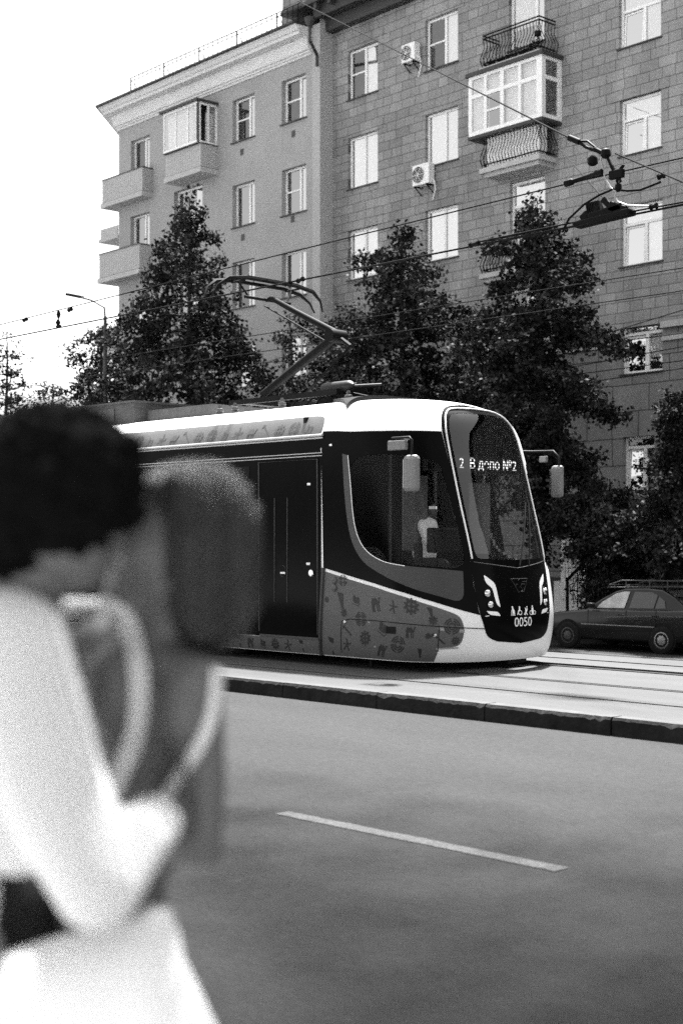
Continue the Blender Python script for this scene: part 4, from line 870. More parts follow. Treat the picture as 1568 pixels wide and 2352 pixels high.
for dx in (-.14, .14):
    pth = [(hx+dx*.6, TC-1.02, hz-.28), (hx+dx*.8, TC-.95, hz-.14), (hx+dx, TC-.78, hz-.03), (hx+dx, TC-.45, hz+.02), (hx+dx, TC+.45, hz+.02), (hx+dx, TC+.78, hz-.03), (hx+dx*.8, TC+.95, hz-.14), (hx+dx*.6, TC+1.02, hz-.28)]
    m.tube(pth, [.012, .018, .03, .035, .035, .03, .018, .012], 6)
for y in (-.5, .5): m.tube([(hx-.14, TC+y, hz-.02), (hx+.14, TC+y, hz-.02)], .015, 6); m.tube([(hx, TC+y, hz-.02), (hx+.05, TC+y*.7, P_top.z)], .014, 6)
m.tube([(hx+.05, TC-.42, P_top.z), (hx+.05, TC+.42, P_top.z)], .022, 8); m.build('collector_head', IRON, pan, smooth=True)
m = MB(); c = at_y(775, 893, TC-.3); m.lathe((c.x-.25, TC-.25, 3.66), [(.03, -.06), (.075, -.05), (.08, 0), (.08, .42), (.07, .45), (.03, .5)], 14, (1, 0, 0)); m.tube([(c.x+.2, TC-.25, 3.66), (c.x+.6, TC-.1, 3.66)], .02, 6); m.build('spring_drum', DARKEQ, pan, smooth=True)
m = MB()
for i in range(7): X = P_base.x+.9+i*.17; m.tube([(X, TC-.3+.1*math.sin(i*2), 3.45), (X+.06, TC-.2, 3.62+.06*math.sin(i*3)), (X+.2, TC+.1, 3.52)], .014, 5)
m.box((P_base.x+1.2, TC-.1, 3.46), (P_base.x+1.55, TC+.25, 3.66)); m.box((P_base.x+1.75, TC-.3, 3.46), (P_base.x+1.9, TC+.1, 3.70)); m.build('roof_cable', IRON, tram)
for p_ in ((505, 930), (648, 905), (540, 935), (800, 912)):
    c = at_y(*p_, TC-.62); m = MB(); m.lathe((c.x, TC-.62, 3.40), [(.06, 0), (.06, .03), (.035, .04), (.055, .06), (.05, .09), (.025, .10), (.03, .12), (.015, .15)], 12); m.build('roof_insulator', EQUIP, tram, smooth=True)

# ------------------------------------------------------------------ trees and shrubs
def leaf_mesh(pts, size, droop=.35, seed=0):
    """one small folded leaf at each point"""
    r = np.random.default_rng(seed); n = len(pts); d = r.normal(0, 1, (n, 3)); d[:, 2] -= droop; d /= np.linalg.norm(d, axis=1)[:, None]
    a = r.normal(0, 1, (n, 3)); a -= (a*d).sum(1)[:, None]*d; a /= np.linalg.norm(a, axis=1)[:, None]; s_ = size*r.uniform(.65, 1.25, n)[:, None]
    nrm = np.cross(d, a); P = np.asarray(pts)
    v = np.stack([P, P+d*s_*.5+a*s_*.36+nrm*s_*.08, P+d*s_, P+d*s_*.5-a*s_*.36+nrm*s_*.08], 1).reshape(-1, 3)
    return v, np.arange(4*n).reshape(-1, 4)
def leaf_obj(name, pts, size, parent, mats, seed=0, droop=.35):
    v, f = leaf_mesh(pts, size, droop, seed); me = bpy.data.meshes.new(name); me.from_pydata(v.tolist(), [], f.tolist())
    r = np.random.default_rng(seed+5); c = np.asarray(pts); cl = np.floor(c/.55).astype(int); h = (cl[:, 0]*73856093 ^ cl[:, 1]*19349663 ^ cl[:, 2]*83492791) % 97/97.
    k = h*.6+r.random(len(c))*.4; mi = np.where(k < .30, 2, np.where(k < .72, 0, 1)); me.polygons.foreach_set('material_index', mi.astype(np.int32))
    o = link(name, me, mats, parent); return o
def tree(base, H, prof, label, seed, nleaf=15000, crown0=.12, lean=(0, 0), name='linden_tree', group='trees along the far pavement', leaf=.10, trunk=.16, nb=95, sag=.5, airy=1.0):
    r = np.random.default_rng(seed); base = Vector(base); t = thing(name, label, 'tree', base, group)
    rad = lambda f: float(np.interp(f, [p[0] for p in prof], [p[1] for p in prof]))
    axis = lambda f: np.array([base.x+lean[0]*H*f+.10*math.sin(f*7+seed)*f, base.y+lean[1]*H*f+.08*math.sin(f*5+seed*2)*f, base.z+H*f])
    m = MB(); m.tube([axis(f).tolist() for f in np.linspace(-.01, .97, 14)], [trunk*(1-f)**.8+.012 for f in np.linspace(0, .97, 14)], 9)
    pts = []; wts = []
    br = []
    for i in range(nb):
        f = crown0+(1-crown0)*((i+.5)/nb)**.92*.985; az = i*2.39996+r.normal(0, .35); L = rad(f)*(r.uniform(.6, 1.12) if r.random() < .75 else r.uniform(1.15, 1.5))
        if L < .12: L = .12
        p0 = axis(f); dx, dy = math.cos(az), math.sin(az); rise = r.uniform(.15, .5)*L*(1 if f > .5 else .6); path = []
        for q in np.linspace(0, 1, 8): path.append(p0+np.array([dx*L*q, dy*L*q, rise*q-sag*L*q*q]))
        br.append((path, L)); m.tube([p.tolist() for p in path], [max(.006, .028*L/2*(1-q*.85)) for q in np.linspace(0, 1, 8)], 4, cap=False)
    m.build('trunk', BARK, t, smooth=True)
    tot = sum(L**1.25 for _, L in br)
    for path, L in br:
        n = int(1.3*nleaf*L**1.25/tot); P = np.array(path)
        if r.random() < .12*airy: n = int(n*.35)
        nc = max(3, int(L*5)); cq = r.uniform(.12, 1.03, nc)**.75; ids = r.integers(0, nc, n)
        q = np.clip(cq[ids]+r.normal(0, .035, n), 0, 1.06)*7; i0 = np.clip(q.astype(int), 0, 6); u = (q-i0)[:, None]; c = P[i0]*(1-u)+P[i0+1]*u
        off = r.normal(0, .03, (nc, 3)); off[:, 2] -= .10*r.random(nc); cs = (.10+.06*L*(1-.3*cq))[ids][:, None]
        pts.append(c+off[ids]*2.2+r.normal(0, 1, (n, 3))*cs*np.array([1, 1, .5]))
    leaf_obj('crown', np.concatenate(pts), leaf, t, LEAF, seed)
    return t
def tree_px(cx_, ytop, Y, outline, label, seed, **kw):
    """outline: (y, half width) in pixels of the photograph, turned into metres at the tree's own distance"""
    topp = at_y(cx_, ytop, Y); sc = (topp.xy.dot(Vector(FW)))/F; H = topp.z-PAVZ
    prof = sorted([((CAMZ+(HZ-y)*sc-PAVZ)/H, hw*sc) for y, hw in outline]); return tree((topp.x, Y, PAVZ), H, prof, label, seed, **kw)
tree_px(435, 425, 29.0, [(425, 8), (480, 50), (560, 105), (640, 125), (720, 150), (800, 200), (880, 215), (960, 220), (1050, 190), (1150, 60)], 'tallest tree at left, drooping pyramidal crown in front of the plastered house', 11, nleaf=26000, crown0=.16, leaf=.155, sag=.85, nb=95)
tree_px(235, 735, 28.6, [(735, 12), (790, 60), (850, 78), (930, 80), (1000, 70), (1080, 30)], 'low bushy tree left of the tallest tree, under the curved balconies', 23, nleaf=9000, crown0=.2, leaf=.12, nb=60)
tree_px(925, 498, 28.8, [(498, 8), (540, 35), (600, 72), (640, 118), (700, 100), (760, 130), (840, 135), (920, 150), (1000, 140), (1100, 60)], 'pointed middle tree behind the roof of the tram cab', 31, nleaf=17000, crown0=.2, leaf=.135, sag=.2, nb=80)
tree_px(1238, 446, 28.6, [(446, 8), (490, 40), (560, 85), (640, 110), (700, 130), (780, 150), (860, 150), (950, 165), (1050, 160), (1110, 90), (1180, 45), (1240, 20)], 'largest tree at right, broad drooping crown before the block-faced house', 42, nleaf=30000, crown0=.17, leaf=.125, sag=.5, nb=100, trunk=.2)
tree_px(800, 690, 29.6, [(690, 14), (730, 62), (800, 90), (870, 95), (960, 90), (1050, 40)], 'small round tree between the pantograph and the pointed middle tree', 51, nleaf=9000, crown0=.25, leaf=.11, nb=60)
tree_px(668, 700, 30.2, [(700, 14), (740, 55), (800, 62), (850, 60), (930, 50), (1020, 30)], 'slender airy tree seen under the pantograph arm', 53, nleaf=2600, crown0=.3, leaf=.11, nb=34, trunk=.09, airy=3)
tree_px(1085, 705, 29.4, [(705, 12), (760, 70), (830, 95), (920, 110), (1010, 110), (1100, 50)], 'dense low tree between the pointed middle tree and the largest tree', 57, nleaf=12000, crown0=.2, leaf=.10, nb=70)
tree_px(1556, 885, 27.6, [(885, 20), (930, 42), (1000, 52), (1080, 70), (1130, 130), (1180, 170), (1230, 150), (1270, 40)], 'tree at the right edge with a leaning trunk above the parked car', 61, nleaf=17000, crown0=.2, leaf=.10, lean=(-.02, .02), nb=80)
tree_px(1385, 1108, 28.9, [(1108, 30), (1140, 95), (1180, 120), (1240, 110), (1300, 40)], 'low dark shrubby tree behind the parked car', 67, nleaf=12000, crown0=.2, leaf=.10, nb=60)
tree_px(12, 745, 33, [(745, 10), (790, 30), (850, 70), (900, 90), (980, 110), (1100, 60)], 'loose tree against the sky at the left edge', 71, nleaf=5200, crown0=.2, leaf=.14, nb=55, sag=.3, airy=2)
tree_px(125, 868, 36, [(868, 20), (900, 70), (960, 110), (1040, 120), (1150, 60)], 'low far tree between the left-edge tree and the bushy tree', 73, nleaf=5200, crown0=.2, leaf=.15, nb=50, airy=1.5)
nt_ = thing('shade_tree', 'unseen tree added on the near pavement to shade the couple and the lower road', 'tree', (2.2, 1.2, GZ0))  # added out of view: its crown blocks sun over the couple and lower road
m = MB(); cc = np.array([-2.6, 6.5, 9.8]); m.tube([(2.2, 1.2, 0), (2.1, 1.3, 3.0), (1.4, 2.0, 5.5), (-.4, 3.8, 7.6), (-2.4, 5.6, 8.8)], [.32, .26, .22, .17, .10], 10)
r = np.random.default_rng(91); P = []
for i in range(60):
    d = r.normal(0, 1, 3); d /= np.linalg.norm(d); e = cc+d*np.array([6.6, 5.6, 1.4])*r.uniform(.0, 1.05); m.tube([(-.6+r.normal(0, .4), 4.0, 7.7), tuple((np.array([-1., 4.4, 8.0])+e)/2+np.array([0, 0, .5])), tuple(e)], [.07, .04, .015], 5)
    n = 215; P.append(e+r.normal(0, 1, (n, 3))*np.array([1.0, .95, .40]))
m.build('trunk', BARK, nt_, smooth=True); leaf_obj('crown', np.concatenate(P), .20, nt_, LEAF, 92)
# clipped shrubs below the ground-floor windows
def shrub(pxa, pxb, ytop, Y, label, seed, n):
    a, b_ = at_y(pxa, ytop, Y), at_y(pxb, ytop, Y); r = np.random.default_rng(seed); h = a.z-PAVZ; t = thing('shrub', label, 'shrub', ((a.x+b_.x)/2, Y, PAVZ), 'shrubs below the ground-floor windows')
    P = np.stack([r.uniform(a.x, b_.x, n), Y+r.normal(0, .45, n), PAVZ+h*r.random(n)**.7*(.85+.15*np.sin(r.uniform(0, 6, n)))], 1); P[:, 2] = np.minimum(P[:, 2], PAVZ+h+r.normal(0, .08, n)); leaf_obj('foliage', P, .09, t, LEAF, seed)
    m = MB()
    for i in range(14): X = a.x+(b_.x-a.x)*(i+.5)/14; m.tube([(X, Y, PAVZ), (X+.1*math.sin(i), Y+.1, PAVZ+h*.8)], [.03, .012], 5)
    m.build('stems', BARK, t)
shrub(1405, 1640, 1122, 30.5, 'tall dense shrub under the lowest right-hand window', 81, 14000)
shrub(1352, 1440, 1190, 31.0, 'shrub in deep shade beside the pale pilaster', 82, 6000)

# ------------------------------------------------------------------ street furniture
a = at_y(156, 676, 27.2); b_ = at_y(242, 706, 27.2)
sl_ = thing('street_lamp', 'grey street lamp with a flat head on a curved arm at left', 'street lamp', (b_.x, 27.2, PAVZ))
m = MB(); m.tube([(b_.x, 27.2, PAVZ), (b_.x, 27.2, PAVZ+4), (b_.x, 27.2, b_.z-.3)], [.11, .09, .06], 10); m.build('pole', EQUIP, sl_, smooth=True)
mid = at_y(212, 690, 27.2); hd = at_y(187, 683, 27.2)
m = MB(); m.tube([(b_.x, 27.2, b_.z-.35), (b_.x-.05, 27.2, b_.z), tuple(mid), tuple(hd)], .035, 8); m.build('arm', EQUIP, sl_, smooth=True)
m = MB(); m.bar(hd+Vector((.05, 0, 0)), a, .22, .10); m.build('lamp_head', IRON, sl_, bevel=.03)
def wire(name, label, cat, pts, r=.011, group=None, sag=0., mat=WIRE, n=14):
    P = []
    for i in range(len(pts)-1):
        for q in np.linspace(0, 1, n, endpoint=False): p = Vector(pts[i]).lerp(Vector(pts[i+1]), q); p.z -= sag*4*q*(1-q); P.append(p)
    P.append(Vector(pts[-1])); m = MB(); m.tube(P, r, 6); o = m.build(name, mat, None, smooth=True); tag(o, label, cat, group); return o
GW = 'overhead wires'
c0, c1 = at_y(0, 779.5, TC), at_y(1568, 470, TC)
d_ = (c1-c0); wire('contact_wire', 'contact wire above the tram track that the pantograph touches', 'wire', [c0-d_*.6, c1+d_*.5], .012, GW)
m0, m1 = at_y(0, 746, TC), at_y(735, 562, TC); m2_, m3_ = at_y(1298, 423, TC), at_y(1568, 362, TC)
wire('carrier_wire', 'carrier wire running above the contact wire over the tram', 'wire', [m0-(m1-m0)*.8, m0, m1, m2_, m3_, m3_+(m3_-m2_)*2], .009, GW)
for (pa_, pb2, Y, lb) in (((1029, 699), (1494, 628), 20.5, 'upper of two thin wires over the far road'), ((1064, 743.4), (1494, 675), 20.5, 'lower of two thin wires over the far road')):
    p, q = at_y(*pa_, Y), at_y(*pb2, Y); p.z = q.z = (p.z+q.z)/2; wire('trolley_wire', lb, 'wire', [p+(p-q)*3, q+(q-p)*2], .010, GW)
for i, (pa_, pb2) in enumerate((((1331, 784), (1568, 712)), ((1357, 835), (1568, 796)), ((1383, 852), (1568, 828)), ((1300, 800), (1568, 765)), ((1390, 872), (1568, 846)))):
    p, q = at_y(*pa_, 31.5), at_y(*pb2, 31.5); wire('street_cable', ('steepest', 'second highest', 'fourth from the top', 'highest level', 'lowest')[i]+' of the cables strung in front of the ground floor', 'cable', [p+(p-q)*2.2, q+(q-p)*.9], .012, GW)
wire('street_cable', 'thin cable crossing the plastered house below the small trees', 'cable', [at_y(560, 838, 31), at_y(900, 805, 31)], .012, GW)
# span wires and the section insulator
s0, s1 = at_y(640, -20, TC+14), at_y(1308, 317, TC+.1)
wire('span_wire', 'long diagonal span wire from the roof edge to the insulator', 'wire', [s0, s1], .011, GW)
wire('span_wire', 'short span wire running off to the right edge', 'wire', [at_y(1412, 352, TC), at_y(1700, 475, TC-2.2)], .010, GW)
wire('span_wire', 'steep span wire dropping from the balcony to the section insulator', 'wire', [MB_ROT @ loc(1270, 326, -.1), at_y(1386, 456, TC)], .010, GW)
def rod(name, label, cat, a, b_, r, prof=None, group=None, M=IRON):
    a, b_ = Vector(a), Vector(b_); ax = b_-a; L = ax.length; m = MB(); m.lathe(a, [(q[1]*r, q[0]*L) for q in (prof or [(0, .4), (.03, 1), (.2, 1), (.22, .7), (.78, .7), (.8, 1), (.97, 1), (1, .4)])], 10, ax); o = m.build(name, M, None, smooth=True); tag(o, label, cat, group); return o
at = lambda x, y: at_y(x, y, TC)
rod('strain_insulator', 'slim dark insulator on the carrier wire', 'insulator', at(1295, 423), at(1386, 394), .04, group='insulators')
tn = thing('turnbuckle', 'open turnbuckle at the lower end of the diagonal span wire', 'turnbuckle', at(1350, 335))
m = MB(); m.tube([at(1306, 316), at(1330, 326)], .035, 8); m.tube([at(1330, 324), at(1348, 324), at(1368, 340)], .014, 6); m.tube([at(1330, 328), at(1345, 338), at(1366, 346)], .018, 6); m.tube([at(1364, 342), at(1392, 356)], .026, 8); m.build('frame', IRON, tn, smooth=True)
m = MB(); m.lathe(at(1390, 355)+Vector((0, 0, -.04)), [(.03, 0), (.06, .03), (.05, .09), (.02, .11)], 10); m.build('eye', IRON, tn)
hg = thing('wire_hanger', 'jointed rod hanging from the turnbuckle to the carrier wire clamp', 'hanger', at(1400, 380))
m = MB(); m.tube([at(1392, 358), at(1404, 382), at(1412, 400)], [.014, .024, .02], 8); m.build('rod', IRON, hg); m = MB(); m.box(tuple(at(1408, 408)+Vector((-.05, -.03, -.02))), tuple(at(1426, 392)+Vector((.03, .03, .02)))); m.tube([at(1420, 393), at(1432, 378)], .022, 6); m.build('clamp', IRON, hg, bevel=.015)
m = MB(); m.tube([at(1419, 404), at(1416, 416), at(1420, 428), at(1424, 416), at(1419, 404)], .018, 6); m.lathe(at(1419, 440), [(.02, 0), (.04, .03), (.035, .08)], 8); m.build('shackle', IRON, hg)
wire('jumper_cable', 'pale looping jumper cable hanging from the clamp', 'cable', [at(1385, 356), at(1378, 366), at(1382, 382), at(1390, 412), at(1402, 432), at(1414, 440), at(1411, 452), at(1418, 464), at(1440, 472), at(1498, 474)], .012, GW, mat=WCABLE, n=4)
wire('jumper_cable', 'dark jumper cable arching above the section insulator', 'cable', [at(1292, 530), at(1306, 502), at(1340, 470), at(1375, 448), at(1408, 434), at(1440, 438), at(1470, 436), at(1516, 418)], .014, GW, n=4)
m = MB(); m.lathe(at(1360, 370), [(.03, -.05), (.06, -.03), (.06, .03), (.03, .06)], 8); tag(m.build('cable_clamp', IRON, None, smooth=True), 'small round clamp at the top of the pale jumper cable', 'clamp')
si = thing('section_insulator', 'black finned section insulator hung in the contact wire', 'insulator', at(1390, 490), 'insulators')
m = MB(); p, q = at(1322, 514), at(1452, 482); m.bar(p+Vector((0, 0, -.02)), q+Vector((0, 0, -.02)), .16, .07); m.bar(p.lerp(q, .25)+Vector((0, 0, .03)), q.lerp(p, .15)+Vector((0, 0, .06)), .10, .09); m.build('runner', IRON, si, bevel=.02)
m = MB()
for i in range(8): k = at(1352+i*4.4, 494-i*1.1); m.bar(k, k+Vector((-.004*i-.02, 0, .13)), .07, .012)
m.bar(at(1350, 497), at(1388, 488), .08, .04); m.build('fins', IRON, si)
m = MB(); m.bar(at(1384, 457), at(1406, 478), .07, .07); m.bar(at(1400, 474), at(1436, 486), .10, .12); m.build('end_clamp', IRON, si, bevel=.02); m = MB(); m.bar(at(1336, 506), at(1352, 490), .08, .10); m.build('end_clamp', IRON, si, bevel=.02)
for (xa, ya, xb, yb, lb) in ((1078, 564, 1100, 558, 'dark splice sleeve on the contact wire above the right tree'), (683, 646, 697, 640, 'small dark clip on the contact wire right of the pantograph'), (655, 653, 668, 649, 'small dark clip on the contact wire over the pantograph head'), (1492, 476, 1508, 472, 'dark clamp where the pale jumper cable ends'), (1510, 407, 1524, 402, 'dark clip at the end of the arching jumper cable')):
    rod('wire_clip', lb, 'clip', at(xa, ya), at(xb, yb), .035, group='wire clips')
wire('auxiliary_wire', 'second wire lying just above the contact wire at right', 'wire', [at(1090, 557), at(1310, 512), at(1568, 464), at(1800, 418)], .010, GW)
hr_ = thing('wire_hanger', 'rod with clamps between the two wires against the sky at left', 'hanger', at(134, 735), 'wire hangers')
m = MB(); m.tube([at(135, 718), at(134, 750)], .012, 6); m.build('rod', IRON, hr_); m = MB(); m.lathe(at(134, 741), [(.02, -.05), (.045, 0), (.02, .05)], 8); m.bar(at(130, 750), at(140, 748), .03, .03); m.lathe(at(135, 722), [(.02, -.06), (.04, 0), (.02, .06)], 8); m.build('clamp', IRON, hr_)
for x_, y_, lb in ((58, 734, 'left clip on the upper wire against the sky'), (161, 711, 'right clip on the upper wire against the sky')): rod('wire_clip', lb, 'clip', at(x_-3, y_+2), at(x_+4, y_-1.5), .035, group='wire clips')
# stair railing with a geometric iron panel
sr_ = thing('stair_railing', 'black iron stair railing with stepped oblong ornament before the pale pilaster', 'railing', (at_y(1305, 1390, 32.5).x, 32.5, PAVZ))
p = lambda x, y: at_y(x, y, 32.5)
m = MB(); m.tube([p(1302, 1412), p(1302, 1326)], .05, 6); m.tube([p(1346, 1412), p(1346, 1300)], .03, 6); m.build('post', IRON, sr_)
m = MB(); m.tube([p(1300, 1334), p(1350, 1282), p(1380, 1281)], .05, 6); m.build('handrail', IRON, sr_)
m = MB()
for o in (0, 5):
    pts = [(1316+o, 1328+o), (1332-o, 1328+o), (1334-o*.8, 1340), (1341-o, 1344+o), (1341-o, 1362-o), (1334-o*.8, 1368), (1332-o, 1382-o), (1316+o, 1382-o), (1315+o*.8, 1368), (1308+o, 1362-o), (1308+o, 1344+o), (1315+o*.8, 1340)]; m.tube([p(*q) for q in pts+pts[:1]], .018, 5)
m.tube([p(1325, 1312), p(1325, 1396)], .018, 5); m.build('ornament', IRON, sr_)
# vertical sign with letters
sg_ = thing('vertical_sign', 'narrow dark sign with pale letters running upwards, leaning behind the parked car', 'sign', at_y(1528, 1420, 30))
A_, B2_ = at_y(1534, 1470, 30), at_y(1503, 1246, 30); ax = (B2_-A_).normalized(); sd_ = Vector((ax.z, 0, -ax.x)); L = (B2_-A_).length
m = MB(); w2 = .17; vs = [A_+sd_*sx*w2+Vector((0, yy, 0))+ax*h for yy in (0, .06) for h in (0, L) for sx in (-1, 1)]; m.add(vs, [(0, 1, 3, 2), (5, 4, 6, 7), (0, 4, 5, 1), (2, 3, 7, 6), (0, 2, 6, 4), (1, 5, 7, 3)]); m.build('board', PLINTH, sg_)
vs, fs = text_mesh('ИНТЕРНЕТ', .34); m = MB(); k = L*.86/(max(v[0] for v in vs)-min(v[0] for v in vs)); m.add([A_+ax*(L*.40+x*k)+(-sd_)*y*.9+Vector((0, -.008, 0)) for x, y, *_ in vs], fs); m.build('lettering', COVEP, sg_, fix=False)

# ------------------------------------------------------------------ the parked car
CYN = 25.95                                       # near side of the car
fx = at_y(1304, 1460, CYN).x-.80; CW = 1.66
car = thing('parked_car', 'dark saloon car with an empty roof rack parked across the road', 'car', (fx+2.1, CYN+CW/2, FARZ))
W3 = lambda x, y, z: (fx+x, CYN+y, FARZ+z)
low = [(.02, .30), (.0, .45), (.03, .60), (.10, .70), (.35, .79), (.8, .845), (1.22, .885), (1.30, .90), (3.35, .93), (3.75, .95), (4.10, .93), (4.17, .80), (4.2, .5), (4.16, .30), (3.6, .22), (.5, .22)]
m = MB(); n = len(low); secs = [(0, .86, .06), (.03, .97, .012), (.12, 1, 0), (CW-.12, 1, 0), (CW-.03, .97, .012), (CW, .86, .06)]
cxm, czm = 2.1, .56
vs = [W3(cxm+(x-cxm)*(.985 if k < 1 else 1)*(1-(1-k)*.12), y, czm+(z-czm)*(.80 if k < .9 else (.95 if k < 1 else 1))) for y, k, _ in secs for x, z in low]
vs = []
for y, k, _ in secs:
    for x, z in low: vs.append(W3(cxm+(x-cxm)*(1-(1-k)*.25), y, czm+(z-czm)*(1-(1-k)*1.4)))
m.add(vs, [(i*n+j, (i+1)*n+j, (i+1)*n+(j+1) % n, i*n+(j+1) % n) for i in range(5) for j in range(n)]+[tuple(range(n)), tuple(range(6*n-1, 5*n-1, -1))]); body = m.build('body', CARP, car, bevel=.02); body.data.polygons.foreach_set('use_smooth', [True]*len(body.data.polygons))
roofp = [(1.22, .88), (1.62, 1.14), (1.92, 1.30), (2.15, 1.365), (2.7, 1.385), (3.1, 1.355), (3.45, 1.20), (3.82, .94)]
def gh(x, z, side, out=0): k = (z-.88)/.5; yin = .07+.19*k**1.15-out; return W3(x, yin if side == 0 else CW-yin, z)
m = MB(); n = len(roofp); m.add([gh(x, z, 0) for x, z in roofp]+[gh(x, z, 1) for x, z in roofp], [(i, i+1, n+i+1, n+i) for i in range(n-1)]+[tuple(range(n-1, -1, -1)), tuple(range(n, 2*n))]); cabn = m.build('roof', CARP, car, bevel=.03)
def cwin(poly, side, nm, mat): m = MB(); m.add([gh(x, z, side, .012) for x, z in poly], [tuple(range(len(poly)))]); return m.build(nm, mat, car)
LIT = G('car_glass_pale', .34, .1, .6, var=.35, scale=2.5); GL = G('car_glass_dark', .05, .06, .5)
for sd2 in (0, 1):
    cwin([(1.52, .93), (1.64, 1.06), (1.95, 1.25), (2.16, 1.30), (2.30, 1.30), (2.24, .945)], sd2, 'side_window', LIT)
    cwin([(2.36, .945), (2.42, 1.30), (2.85, 1.30), (3.02, 1.24), (2.98, .955)], sd2, 'side_window', GL); cwin([(3.02, .955), (3.06, 1.22), (3.22, 1.12), (3.28, .965)], sd2, 'quarter_window', GL)
m = MB(); m.add([gh(1.30, .93, 0, -.06), gh(1.30, .93, 1, -.06), gh(1.9, 1.295, 1, -.02), gh(1.9, 1.295, 0, -.02)], [(0, 1, 2, 3)]); [m.v.__setitem__(i, (v[0]-.012, v[1], v[2]+.016)) for i, v in enumerate(m.v)]; m.build('windscreen', GL, car)
m = MB(); m.add([gh(3.76, .98, 0, -.06), gh(3.76, .98, 1, -.06), gh(3.2, 1.325, 1, -.02), gh(3.2, 1.325, 0, -.02)], [(3, 2, 1, 0)]); [m.v.__setitem__(i, (v[0]+.012, v[1], v[2]+.016)) for i, v in enumerate(m.v)]; m.build('rear_window', GL, car)
for x in (.80, 3.24):
    for y0, sgn in ((0, -1), (CW, 1)):
        c = Vector(W3(x, y0, .295))
        m = MB(); m.lathe(c+Vector((0, -sgn*.012, .02)), [(.345, 0), (.345, .014)], 26, (0, sgn, 0)); m.build('wheel_arch', DARK, car)
        m = MB(); m.lathe(c, [(.19, -.1), (.285, -.1), (.295, -.06), (.295, .02), (.28, .035), (.19, .03)], 26, (0, sgn, 0)); ty = m.build('wheel', TYRE, car, smooth=True)
        m = MB(); m.lathe(c+Vector((0, sgn*.022, 0)), [(.19, 0), (.17, .012), (.13, .002), (.09, .012), (.05, .022)], 20, (0, sgn, 0)); rm = m.build('rim', RIM if x > 2 else EQUIP, ty, smooth=True)
        m = MB()
        for q in range(8): m.lathe(c+Vector((.11*math.cos(q*.785), sgn*.030, .11*math.sin(q*.785))), [(.022, 0), (.018, .006)], 8, (0, sgn, 0))
        m.build('rim_holes', DARK, rm)
m = MB()
for y in (-.004, CW+.004-.012): m.box(W3(1.15, y, .555), W3(3.05, y+.012, .575)); 
m.build('side_trim', RIM, car)
m = MB()
for x in (1.33, 2.33): m.box(W3(x, -.002, .30), W3(x+.012, .01, .9))
m.box(W3(3.08, -.002, .55), W3(3.092, .01, .9)); m.build('door_gap', DARK, car)
for x in (2.12, 3.0): m = MB(); m.box(W3(x, -.018, .79), W3(x+.16, .0, .815)); m.build('door_handle', CARP, car, bevel=.006)
m = MB(); m.box(W3(1.36, -.12, .93), W3(1.52, .03, 1.04)); m.build('door_mirror', DARK, car, bevel=.03)
m = MB(); m.add([W3(.05, .02, .62), W3(.34, .0, .70), W3(.34, .0, .76), W3(.10, .03, .70)], [(0, 1, 2, 3)]); [m.v.__setitem__(i, (v[0], v[1]-.012, v[2])) for i, v in enumerate(m.v)]; m.build('headlight', LAMPW, car)
m = MB(); m.tube([W3(1.75, CW*.35, .95), W3(1.72, CW*.35, 1.02), W3(1.62, CW*.35, 1.06), W3(1.56, CW*.35, .98)], .015, 6); m.build('steering_wheel', DARK, car)
m = MB()
for y in (.28, CW-.28):
    m.tube([W3(1.66, y, 1.36), W3(1.72, y, 1.44), W3(2.05, y, 1.54), W3(3.6, y, 1.55)], .013, 6); m.tube([W3(1.68, y, 1.38), W3(3.6, y, 1.43)], .012, 6)
    for x in (1.85, 2.15, 2.75, 3.2, 3.6): m.tube([W3(x, y, 1.36), W3(x, y, 1.50 if x < 1.9 else 1.55)], .012, 5)
for x in (1.72, 2.15, 2.75, 3.2, 3.6): m.tube([W3(x, .28, 1.43), W3(x, CW-.28, 1.43)], .012, 5)
m.build('roof_rack', EQUIP, car)

# ------------------------------------------------------------------ people (each body one continuous remeshed surface)
def ellipsoid(bm, c, rx, ry, rz, ax):
    r = bmesh.ops.create_icosphere(bm, subdivisions=3, radius=1)
    M = Matrix((ax[0]*rx, ax[1]*ry, ax[2]*rz)).transposed()
    for v in r['verts']: v.co = M @ v.co+c
def capsule(bm, p, q, r1, r2, n=16, k=6):
    ax = q-p; L = ax.length; t = ax.normalized(); a = t.orthogonal().normalized(); b_ = t.cross(a); rings = []
    for i in range(k): th = math.pi/2*(1-i/k); rings.append((-math.sin(th)*r1, math.cos(th)*r1)) if i else rings.append((-r1, .0005))
    rings.append((0, r1)); rings.append((L, r2))
    for i in range(1, k+1): th = math.pi/2*i/k; rings.append((L+math.sin(th)*r2, max(.0005, math.cos(th)*r2)))
    vs = [[bm.verts.new(p+t*h+(a*math.cos(2*math.pi*j/n)+b_*math.sin(2*math.pi*j/n))*r) for j in range(n)] for h, r in rings]
    for i in range(len(vs)-1):
        for j in range(n): bm.faces.new((vs[i][j], vs[i][(j+1) % n], vs[i+1][(j+1) % n], vs[i+1][j]))
    bm.faces.new(vs[0][::-1]); bm.faces.new(vs[-1])
CAMAX = (Vector((RT[0], RT[1], 0)), Vector((FW[0], FW[1], 0)), Vector((0, 0, 1)))
